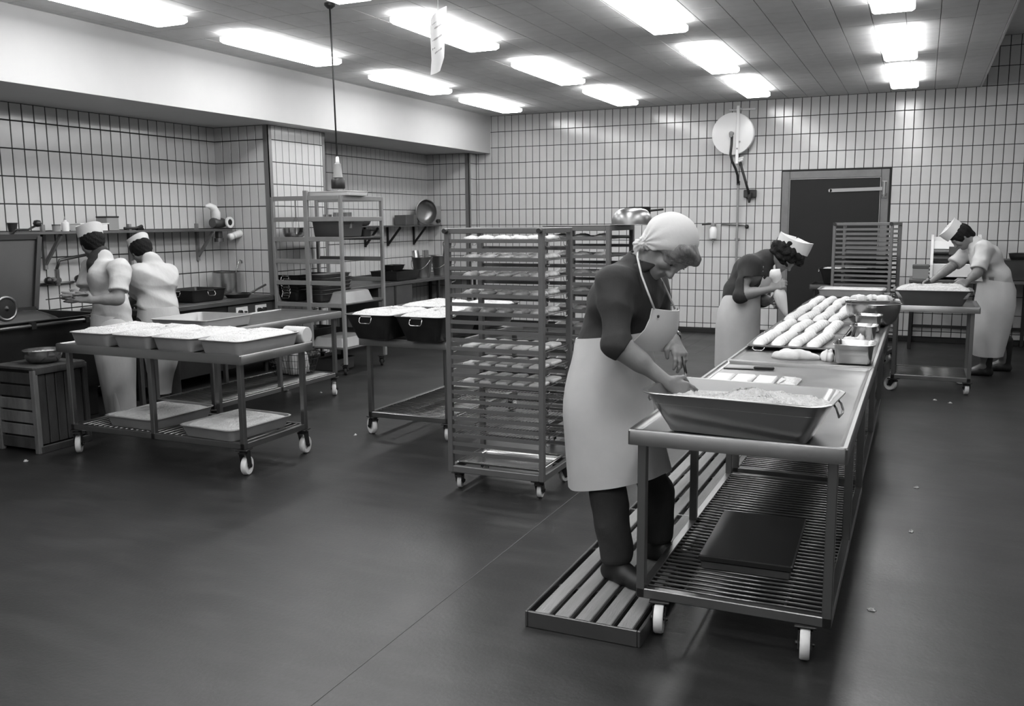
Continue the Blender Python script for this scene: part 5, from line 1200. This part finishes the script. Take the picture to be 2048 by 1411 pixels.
# apron: skirt wrapped round the hips, and bib
mb = MB(); z = np.array((0, 0, 1.))
def rg(px_, py_, Y, a, b, tl=0.): return (A3(pt(px_, py_, Y)), s_*a, fw*b, tl)
rings_mesh(mb, [rg(1226, 668, 3.78, .172, .160, .02), rg(1226, 684, 3.78, .180, .166, .015), rg(1226, 700, 3.78, .188, .172, .01), rg(1225, 722, 3.78, .197, .180, .005), rg(1219, 745, 3.78, .205, .178, 0), rg(1216, 772, 3.78, .216, .184, -.002), rg(1214, 800, 3.78, .225, .189, -.004), rg(1216, 830, 3.78, .231, .196, -.007), rg(1224, 860, 3.78, .235, .214, -.01), rg(1230, 910, 3.78, .238, .220, .02), rg(1236, 955, 3.78, .240, .226, .05)], 96, .004, 5, .045)
L_ = [(1303, 616, 3.655), (1299, 636, 3.64), (1289, 658, 3.615), (1268, 680, 3.60), (1245, 697, 3.59)]; R_ = [(1354, 614, 3.86), (1352, 632, 3.90), (1348, 655, 3.92), (1342, 680, 3.93), (1336, 702, 3.93)]
rows_ = []
for k in range(5):
    a_, b_ = A3(pt(*L_[k])), A3(pt(*R_[k])); r = []
    for i in range(9):
        t = i/8; r.append(a_*(1-t)+b_*t+fw*(.052+.035*k/4)*math.sin(PI*t)+np.array((0, 0, -.01*math.sin(PI*t)*(k == 0))))
    rows_.append(r)
patch_mesh(mb, rows_)
mesh_part('apron', mb, M['rubber_apron'], root, 'a', 'stiff white rubberised apron')
mb = MB(); mb.tube([tuple(pt(*q)) for q in ((1309, 618, 3.645), (1296, 585, 3.635), (1283, 550, 3.645), (1275, 515, 3.68), (1276, 497, 3.74), (1285, 490, 3.80))], .0045, 8); mb.tube([tuple(pt(*q)) for q in ((1350, 618, 3.86), (1338, 590, 3.86), (1326, 565, 3.85), (1310, 540, 3.86))], .0045, 8)
mesh_part('apron_strap', mb, M['cloth'], root)
q = A3(pt(1310, 632, 3.66))+fw*.012; mb = MB().cyl(tuple(q), tuple(q+fw*.006), .006, n=10); mesh_part('eyelet', mb, M['black'], root)
# collar of the shirt
mb = MB()
for sg in (-1, 1):
    a0 = nk+nd*.05+s_*.02*sg-fw*.055; a1 = nk+nd*.04+s_*.07*sg; a2 = nk+nd*.005+s_*.045*sg+fw*.085; a3 = nk-nd*.05+s_*.05*sg+fw*.10
    dn = -nd*.05+s_*.015*sg
    patch_mesh(mb, [[a0, a1, a2, a3], [a0+dn, a1+dn+s_*.012*sg, a2+dn+s_*.01*sg, a3+dn*.8]], .004*sg)
mesh_part('collar', mb, M['darkshirt'], root)
# headscarf, hair, eyes, watch
hc = A3(pt(1339, 481, 3.775))
B = SDF(.005); B.ell(O+u*.028-f*.028, (f, u, l), (.104, .108, .094), .02); B.ell(hc+np.array((0, 0, .012)), (s_, fw, z), (.098, .112, .108), .03)
B.plane(pt(1340, 498, 3.775), (-.02, .05, -1), .3); B.cap(O+u*.0-f*.0, O+f*.2-u*.02, .02, .02, 0, True)
kn_ = A3(pt(1288, 484, 3.73)); B.cap(kn_, A3(pt(1274, 487, 3.72)), .022, .016, .03); B.cap(A3(pt(1274, 487, 3.72)), A3(pt(1270, 503, 3.71)), .014, .007, .012); B.cap(kn_, A3(pt(1283, 494, 3.72)), .016, .01, .015)
kx, kz = kn_[0], kn_[2]
def scarf(X, Y, Z):
    r = np.sqrt((X-kx)**2+(Z-kz)**2+.0004); th = np.arctan2(Z-kz, X-kx); return .0045*np.exp(-r/.075)*np.sin(th*13)*(r > .02)
sdf_obj('headscarf', B, M['cap'], root, scarf)
B = SDF(.005); B.ell(O+u*.02-f*.012, (f, u, l), (.110, .108, .094), .01); B.cap(O+f*.125+u*.0, O+f*.12-u*.12, .056, .066, .01, True)
for sg in (-1, 1): B.ell(O-u*.055+l*.08*sg+f*.05, (f, u, l), (.06, .05, .05), .01, True)
B.plane(O-u*.065, -u, .2); B.cap(O+f*.066+u*.085-l*.05, O+f*.078+u*.085+l*.04, .026, .024, .03)
B.plane(pt(1340, 491, 3.775), (-.02, .05, 1), .3); sdf_obj('hair', B, M['hair_grey'], root, fold(.002, (90, 60, 130, 0, 1), (150, -80, 60, 1, .7)))
for sg in (-1, 1):
    mb = MB(); c = O+f*.0855+u*.003+l*.031*sg; mb.lathe([(.001, -.003), (.006, -.002), (.0065, 0), (.004, .002), (.001, .0025)], (0, 0, 0), 12)
    mb.v = [tuple(c+l*v[0]+u*v[1]+f*v[2]) for v in mb.v]; mesh_part('eye', mb, M['glass_dark'], root)
    mb = MB(); mb.tube([tuple(O+f*(.093-.006*abs(t-.3))+u*(.026-.004*t*t)+l*sg*(.014+.034*t)) for t in np.linspace(0, 1, 6)], [.002, .0035, .004, .0035, .003, .0015], 6); mesh_part('eyebrow', mb, M['hair_grey'], root)
wd = nv(J['WL']-J['EL']); wc = J['WL']-wd*.012; t1 = nv(np.cross(wd, (0, 0, 1))); t2 = np.cross(wd, t1)
mb = MB().tube([tuple(wc+(t1*math.cos(a)+t2*math.sin(a))*.034) for a in np.linspace(0, 2*PI, 20)[:-1]], .0035, 6, closed=True); wt = mesh_part('wristwatch', mb, M['black'], root)
dirw = nv(np.array((.75, -.2, .6))-wd*(np.array((.75, -.2, .6))@wd)); mb = MB().cyl(tuple(wc+dirw*.031), tuple(wc+dirw*.041), .014, n=16); mesh_part('watch_case', mb, M['steel_bright'], root)
# knife in her left hand
kt, kb = A3(pt(1380, 786, 3.66)), A3(pt(1367, 722, 3.715)); kd = nv(kt-kb)
kn = thing('dough_knife', 'slim knife held upright in the woman\'s hand above the big tub', 'knife', tuple(kt))
mb = MB().cyl(tuple(kb-kd*.02), tuple(kb+kd*.055), .006, n=10); mesh_part('handle', mb, M['black'], kn)
mb = MB().bar(tuple(kb+kd*.05), tuple(kt), .002, .018, (0, 1, 0)); mesh_part('blade', mb, M['steel_bright'], kn, False)

# ---------------------------------------------------------------- 2: woman with the piping bag
J = {}; s_ = nv((.12, .99, 0)); fw = nv((.99, -.12, 0)); J['s'] = s_; J['arm'] = .86; YP = 7.72
J['N'] = A3(pt(1532, 516, YP)); J['C'] = A3(pt(1506, 543, YP)); J['W'] = A3(pt(1482, 588, YP)); J['P'] = A3(pt(1473, 632, YP))
J['SR'] = A3(pt(1500, 527, YP-.17)); J['SL'] = A3(pt(1527, 527, YP+.17)); J['ER'] = A3(pt(1482, 590, YP-.24)); J['WR'] = A3(pt(1541, 578, YP-.24)); J['EL'] = A3(pt(1526, 600, YP+.12)); J['WL'] = A3(pt(1543, 601, YP-.10))
for q, sg in (('R', -1), ('L', 1)):
    J['H'+q] = J['P']+s_*.085*sg+np.array((0, 0, -.04)); J['A'+q] = np.array((J['P'][0]-.02+.03*sg, J['P'][1]+.09*sg, .10)); J['K'+q] = (J['H'+q]+J['A'+q])/2+fw*.02
root = person_root('woman in dark shirt, white cap and apron squeezing a piping bag', (J['P'][0], J['P'][1], 0))
O = A3(pt(1570, 513, YP)); f, u, l = frame((.55, -.2, -.80), (.80, 0, .55))
B = SDF(.008); add_body(B, J); B.cap(J['N'], O-u*.03-f*.02, .055, .052, .03); add_head(B, O, f, u, l)
for q in 'LR': B.cap(J['A'+q], J['A'+q]+fw*.13+np.array((0, 0, -.065)), .04, .03, .02)
add_hand(B, J['WR'], A3(pt(1560, 568, YP-.25))-J['WR'], ((.2, .2, .9), (.3, .95, 0)), .95, 1.05, .03, .6, 1.15); add_hand(B, J['WL'], A3(pt(1562, 607, YP-.20))-J['WL'], ((.1, -.3, .9), (.4, -.8, 0)), .9, 1.05, .03, .6, 1.15)
sdf_obj('body', B, M['skin'], root)
B = SDF(.009); add_body(B, J, .018, 'top'); B.cap(J['SR'], J['ER'], .064, .062, .03); B.cap(J['ER'], J['ER']+(J['WR']-J['ER'])*.12, .066, .058, .02); B.plane(J['ER']+(J['WR']-J['ER'])*.2, J['WR']-J['ER'], .09)
B.cap(J['SL'], J['EL'], .07, .06, .03); B.cap(J['EL'], J['EL']+(J['WL']-J['EL'])*.2, .06, .055, .02); B.plane(J['EL']+(J['WL']-J['EL'])*.28, J['WL']-J['EL'], .08)
B.cap(J['C']-fw*.03, J['W']-fw*.02, .128, .125, .05); B.cap(J['N']-fw*.02, J['N']+nv(O-J['N'])*.03, .075, .07, .02); sdf_obj('shirt', B, M['darkshirt'], root, FOLDS)
B = SDF(.010); add_body(B, J, .006, 'legs'); sdf_obj('trousers', B, M['darktrouser'], root)
for q in 'LR': shoe('shoe', root, J['A'+q], J['A'+q]+fw*.2, M['shoe'], 0, vox=.01)
mb = MB(); rg = lambda px_, py_, a, b, tl=0.: (A3(pt(px_, py_, YP)), s_*a, fw*b, tl)
rings_mesh(mb, [rg(1487, 575, .155, .145, .02), rg(1483, 592, .17, .155, .01), rg(1477, 620, .20, .175), rg(1474, 650, .21, .18), rg(1473, 690, .21, .18), rg(1472, 730, .21, .18)], 72, .004, 9, .07)
rows_ = []
for (a_, b_) in (((1525, 553, YP-.10), (1546, 553, YP+.12)), ((1521, 568, YP-.13), (1541, 570, YP+.15)), ((1508, 586, YP-.15), (1530, 590, YP+.16))):
    a_, b_ = A3(pt(*a_)), A3(pt(*b_)); rows_.append([a_*(1-t)+b_*t+fw*.05*math.sin(PI*t) for t in np.linspace(0, 1, 7)])
patch_mesh(mb, rows_); mesh_part('apron', mb, M['rubber_apron'], root, 'a')
mb = MB().tube([tuple(pt(*q)) for q in ((1527, 553, YP-.10), (1525, 542, YP-.135), (1526, 532, YP-.125))], .005, 6); mesh_part('apron_strap', mb, M['cloth'], root)
B = SDF(.007); B.ell(O+u*.03-f*.03, (f, u, l), (.125, .118, .112), .02); B.cap(O+f*.125+u*.02, O+f*.115-u*.12, .062, .075, .01, True); B.plane(O-u*.055, -u, .2)
B.cap(O+f*.06+u*.10, O+f*.09+u*.075, .045, .04, .03); B.plane(A3(pt(1588, 489, YP))+nv((.36, 0, .93))*.02, (.36, 0, .93), .25)
sdf_obj('hair', B, M['hair_dark'], root, fold(.008, (70, 50, 60, 0, 1), (50, -75, 80, 1, .8), (90, 60, -70, 2, .6)))
hat(root, pt(1588, 489, YP), (.36, 0, .93), (.93, 0, -.36), .135, .082, .10, M['cap'])
bagp = [(1541, 541, .012), (1549, 546, .055), (1553, 555, .042), (1555, 567, .024), (1557, 577, .04), (1560, 591, .052), (1564, 608, .042), (1569, 622, .026), (1574, 636, .008)]
mb = MB().tube([tuple(pt(x, y, YP-.23)) for x, y, r in bagp], [r for x, y, r in bagp], 18); bc = pt(1557, 590, YP-.23)
bg = thing('piping_bag', 'white cloth piping bag squeezed over the pastry tray', 'piping bag', tuple(pt(1574, 636, YP-.23)))
mesh_part('bag', mb, M['cloth'], bg); a_ = pt(1573, 633, YP-.23); b_ = pt(1576, 640, YP-.23); mesh_part('nozzle', MB().cyl(tuple(a_), tuple(b_), .011, .006, 12), M['steel_bright'], bg)

# ---------------------------------------------------------------- 3: man bent over the short cart
J = {}; s_ = nv((.1, -.99, 0)); fw = nv((-.99, -.1, 0)); J['s'] = s_; YM = 10.42; J['bulk'] = 1.05
J['N'] = A3(pt(1949, 486, YM)); J['C'] = A3(pt(1972, 515, YM)); J['W'] = A3(pt(1991, 553, YM)); J['P'] = A3(pt(1993, 588, YM))
J['SL'] = A3(pt(1968, 496, YM-.2)); J['SR'] = A3(pt(1948, 492, YM+.18)); J['EL'] = A3(pt(1955, 545, YM-.30)); J['WL'] = A3(pt(1934, 563, YM-.58)); J['ER'] = A3(pt(1903, 533, YM+.05)); J['WR'] = A3(pt(1858, 566, YM-.42))
fL, fR = onz(1962, 750, 0), onz(2000, 741, 0)
for q, sg, fp in (('L', 1, fL), ('R', -1, fR)):
    J['H'+q] = J['P']+s_*.09*sg+np.array((0, 0, -.04)); J['A'+q] = np.array((fp[0]+.03, fp[1], .10)); J['K'+q] = (J['H'+q]+J['A'+q])/2+fw*.03
root = person_root('man in white shirt, cap and long apron kneading at the short cart', (J['P'][0], J['P'][1], 0))
O = A3(pt(1923, 474, YM-.02)); f, u, l = frame((-.62, -.12, -.76), (-.72, 0, .66))
B = SDF(.0085); add_body(B, J); B.cap(J['N'], O-u*.03-f*.02, .06, .056, .03); add_head(B, O, f, u, l)
for q in 'LR': B.cap(J['A'+q], J['A'+q]+fw*.14+np.array((0, 0, -.065)), .042, .03, .02)
add_hand(B, J['WL'], A3(pt(1910, 572, YM-.75))-J['WL'], ((-.3, .6, .6), (0, .5, -.8)), .4, 1.1, .06, .2, 1.2); add_hand(B, J['WR'], A3(pt(1832, 576, YM-.60))-J['WR'], ((-.2, -.7, .5), (0, -.4, -.9)), .4, 1.1, .06, .2, 1.2)
sdf_obj('body', B, M['skin'], root)
B = SDF(.009); add_body(B, J, .014, 'top')
for q in 'LR': mid = J['S'+q]+(J['E'+q]-J['S'+q])*.8; B.cap(J['S'+q], mid, .066, .076, .04); B.plane(mid+(J['E'+q]-J['S'+q])*.08, J['E'+q]-J['S'+q], .11)
B.cap(J['N'], J['N']+nv(O-J['N'])*.03, .075, .07, .02); B.cap(J['W'], J['P'], .14, .13, .04)
sdf_obj('shirt', B, M['cotton'], root, fold(-.0045, (9, 14, 34, 0, 1), (25, -11, 17, 1.3, .8), (-14, 30, 45, 2.2, .6), (40, 22, -25, .4, .45)))
B = SDF(.010); add_body(B, J, .002, 'legs'); B.plane((J['P'][0], J['P'][1], .33), (0, 0, -1), .45); sdf_obj('trousers', B, M['cotton'], root)
for q in 'LR': shoe('boot', root, J['A'+q], J['A'+q]+fw*.2, M['boot'], 0, tall=.22, vox=.009)
mb = MB(); rg = lambda px_, py_, a, b, tl=0.: (A3(pt(px_, py_, YM)), s_*a, fw*b, tl)
rings_mesh(mb, [rg(1991, 560, .17, .165, .02), rg(1992, 580, .19, .18), rg(1989, 610, .20, .195), rg(1983, 645, .195, .19), rg(1978, 680, .19, .17), rg(1975, 710, .185, .145)], 72, .004, 15, .07)
rows_ = []
for (a_, b_) in (((1955, 508, YM-.10), (1945, 508, YM+.12)), ((1958, 530, YM-.15), (1950, 530, YM+.15)), ((1966, 562, YM-.17), (1960, 562, YM+.16))):
    a_, b_ = A3(pt(*a_)), A3(pt(*b_)); rows_.append([a_*(1-t)+b_*t+fw*.06*math.sin(PI*t) for t in np.linspace(0, 1, 7)])
patch_mesh(mb, rows_, -.004); mesh_part('apron', mb, M['rubber_apron'], root, 'a')
B = SDF(.007); B.ell(O+u*.03-f*.02, (f, u, l), (.112, .105, .094), .02); B.cap(O+f*.125+u*.01, O+f*.115-u*.12, .058, .075, .01, True); B.plane(O-u*.06, -u, .2); B.cap(O-u*.03-f*.06, O-u*.055-f*.075, .05, .04, .02)
sdf_obj('hair', B, M['hair_dark'], root, fold(.002, (80, 60, 120, 0, 1)))
hat(root, pt(1903, 460, YM-.02), (-.80, 0, .60), (.60, 0, .80), .11, .085, .10, M['cap'])

# ---------------------------------------------------------------- 4: man beside the vat
J = {}; fw = nv((-.80, -.60, 0)); s_ = nv((.60, -.80, 0)); J['s'] = s_; Y4 = 5.32
J['N'] = A3(pt(203, 515, Y4)); J['C'] = A3(pt(212, 556, Y4)); J['W'] = A3(pt(222, 612, Y4)); J['P'] = A3(pt(229, 655, Y4))
J['SL'] = A3(pt(241, 536, Y4-.13)); J['SR'] = A3(pt(183, 536, Y4+.13)); J['EL'] = A3(pt(236, 597, Y4-.22)); J['WL'] = A3(pt(184, 600, Y4-.36)); J['ER'] = A3(pt(170, 588, Y4+.02)); J['WR'] = A3(pt(166, 596, Y4-.25))
for q, sg in (('L', 1), ('R', -1)):
    J['H'+q] = J['P']+s_*.085*sg+np.array((0, 0, -.04)); J['A'+q] = np.array((J['P'][0]+.01, J['P'][1], .10))+s_*.085*sg; J['K'+q] = (J['H'+q]+J['A'+q])/2+fw*.02
root = person_root('dark-haired man in white short sleeves and apron beside the vat', (J['P'][0], J['P'][1], 0))
O = A3(pt(184, 487, Y4)); f, u, l = frame((-.93, .32, -.22), (-.1, 0, 1))
B = SDF(.0075); add_body(B, J); B.cap(J['N'], O-u*.05-f*.015, .058, .055, .03); add_head(B, O, f, u, l)
for q in 'LR': B.cap(J['A'+q], J['A'+q]+fw*.14+np.array((0, 0, -.065)), .042, .03, .02)
add_hand(B, J['WL'], A3(pt(140, 588, Y4-.42))-J['WL'], ((.3, .6, .5), (.3, .7, -.3)), .25, 1.05, .04, .2, 1.1); add_hand(B, J['WR'], A3(pt(135, 594, Y4-.36))-J['WR'], ((0, 0, 1), (-.4, -.8, 0)), .3, 1.05, .04, .2, 1.1)
sdf_obj('body', B, M['skin'], root)
B = SDF(.008); add_body(B, J, .014, 'top')
for q in 'LR': mid = J['S'+q]+(J['E'+q]-J['S'+q])*.72; B.cap(J['S'+q], mid, .064, .076, .05); B.plane(mid+(J['E'+q]-J['S'+q])*.06, J['E'+q]-J['S'+q], .12)
B.cap(J['W'], J['P'], .135, .15, .04); B.cap(J['N']+np.array((0, 0, -.05)), J['N']+np.array((0, 0, -.0)), .085, .075, .03)
sdf_obj('shirt', B, M['cotton'], root, fold(-.0045, (9, 14, 34, 0, 1), (25, -11, 17, 1.3, .8), (-14, 30, 45, 2.2, .6), (40, 22, -25, .4, .45)))
B = SDF(.008); B.cap(J['N']+np.array((0, 0, -.05))+fw*.02, J['N']+np.array((0, 0, .03)), .094, .068, .02); B.cap(J['N']+fw*.03, J['N']+fw*.085+np.array((0, 0, -.11)), .06, .03, .03); sdf_obj('undershirt', B, M['darkshirt'], root)
B = SDF(.010); add_body(B, J, .006, 'legs'); sdf_obj('trousers', B, M['cotton'], root)
for q in 'LR': shoe('shoe', root, J['A'+q], J['A'+q]+fw*.2, M['shoe'], 0, vox=.01)
mb = MB(); rg = lambda px_, py_, a, b, tl=0.: (A3(pt(px_, py_, Y4)), s_*a, fw*b, tl)
rings_mesh(mb, [rg(222, 628, .165, .150, .015), rg(225, 655, .185, .165), rg(229, 690, .19, .165), rg(233, 730, .175, .15), rg(238, 780, .15, .13), rg(243, 826, .13, .115)], 72, .004, 25, .05)
mesh_part('apron', mb, M['cotton'], root, 'a')
B = SDF(.007); B.ell(O+u*.028-f*.022, (f, u, l), (.110, .105, .092), .02); B.cap(O+f*.125+u*.01, O+f*.115-u*.12, .056, .075, .01, True); B.plane(O-u*.062, -u, .2); B.cap(O-u*.03-f*.065, O-u*.045-f*.07, .045, .042, .02)
for sg in (-1, 1): B.cap(O+f*.03+l*.08*sg-u*.05, O+f*.0+l*.085*sg-u*.03, .02, .018, .01, True)
sdf_obj('hair', B, M['hair_dark'], root, fold(.002, (80, 60, 120, 0, 1)))
hat(root, pt(179, 461, Y4), (-.13, 0, .99), f*np.array((1, 1, 0)), .115, .092, .098, M['cap'])
pdl = thing('dough_paddle', 'flat grey paddle in the hands of the man beside the vat', 'paddle', tuple(pt(120, 596, Y4-.42)))
a_, b_ = A3(pt(100, 598, Y4-.44)), A3(pt(150, 592, Y4-.40)); mesh_part('blade', MB().bar(tuple(a_), tuple(b_), .09, .008), M['steel_dull'], pdl, False); mesh_part('handle', MB().cyl(tuple(b_), tuple(b_+(b_-a_)*.5), .01, n=8), M['wood'], pdl)

# ---------------------------------------------------------------- 5: man with his back turned at the range
J = {}; fw = nv((-.86, .50, 0)); s_ = nv((-.50, -.86, 0)); J['s'] = s_; Y5 = 5.95; J['bulk'] = 1.04
J['N'] = A3(pt(303, 522, Y5)); J['C'] = A3(pt(309, 560, Y5)); J['W'] = A3(pt(315, 606, Y5)); J['P'] = A3(pt(318, 640, Y5))
J['SL'] = A3(pt(281, 546, Y5-.14)); J['SR'] = A3(pt(337, 550, Y5+.14)); J['EL'] = A3(pt(272, 592, Y5-.02)); J['WL'] = A3(pt(262, 606, Y5+.18)); J['ER'] = A3(pt(333, 596, Y5+.32)); J['WR'] = A3(pt(305, 600, Y5+.48))
for q, sg in (('L', 1), ('R', -1)):
    J['H'+q] = J['P']+s_*.085*sg+np.array((0, 0, -.04)); J['A'+q] = np.array((J['P'][0]+.02, J['P'][1], .10))+s_*.09*sg; J['K'+q] = (J['H'+q]+J['A'+q])/2+fw*.02
root = person_root('man in white shirt with his back turned, working at the range', (J['P'][0], J['P'][1], 0))
O = A3(pt(282, 502, Y5)); f, u, l = frame((-.88, .30, -.42), (-.35, 0, .94))
B = SDF(.008); add_body(B, J); B.cap(J['N'], O-u*.05-f*.015, .058, .055, .03); add_head(B, O, f, u, l)
for q in 'LR': B.cap(J['A'+q], J['A'+q]+fw*.14+np.array((0, 0, -.065)), .042, .03, .02)
for q in 'LR': add_hand(B, J['W'+q], fw*.9+np.array((0, 0, -.4)), ((s_*(-1 if q == 'L' else 1)), (0, 0, -1)), .5, 1.05, .04, .2, 1.1)
sdf_obj('body', B, M['skin'], root)
B = SDF(.0085); add_body(B, J, .014, 'top')
for q in 'LR': mid = J['S'+q]+(J['E'+q]-J['S'+q])*.8; B.cap(J['S'+q], mid, .064, .074, .05); B.plane(mid+(J['E'+q]-J['S'+q])*.08, J['E'+q]-J['S'+q], .12)
B.cap(J['W'], J['P'], .145, .15, .04); B.cap(J['N']+np.array((0, 0, -.05)), J['N']+nv(O-J['N'])*.02, .085, .072, .03)
sdf_obj('shirt', B, M['cotton'], root, fold(-.005, (9, 14, 34, 0, 1), (25, -11, 17, 1.3, .8), (-14, 30, 45, 2.2, .6)))
B = SDF(.010); add_body(B, J, .006, 'legs'); sdf_obj('trousers', B, M['darktrouser'], root)
for q in 'LR': shoe('shoe', root, J['A'+q], J['A'+q]+fw*.2, M['shoe'], 0, vox=.01)
mb = MB(); rg = lambda px_, py_, a, b, tl=0.: (A3(pt(px_, py_, Y5)), s_*a, fw*b, tl)
rings_mesh(mb, [rg(316, 612, .165, .160, 0), rg(317, 632, .18, .17), rg(320, 665, .18, .165), rg(322, 700, .16, .14), rg(322, 745, .13, .115), rg(322, 785, .11, .10)], 72, .004, 35, .06)
mesh_part('apron', mb, M['cotton'], root, 'a')
B = SDF(.007); B.ell(O+u*.028-f*.022, (f, u, l), (.110, .105, .092), .02); B.cap(O+f*.125+u*.01, O+f*.115-u*.12, .056, .075, .01, True); B.plane(O-u*.055, -u, .2); B.cap(O-u*.02-f*.065, O-u*.035-f*.07, .045, .042, .02)
sdf_obj('hair', B, M['hair_dark'], root, fold(.002, (80, 60, 120, 0, 1)))
hat(root, pt(277, 484, Y5), (-.30, 0, .95), f*np.array((1, 1, 0))-np.array((0, 0, .3)), .105, .085, .098, M['cap'])
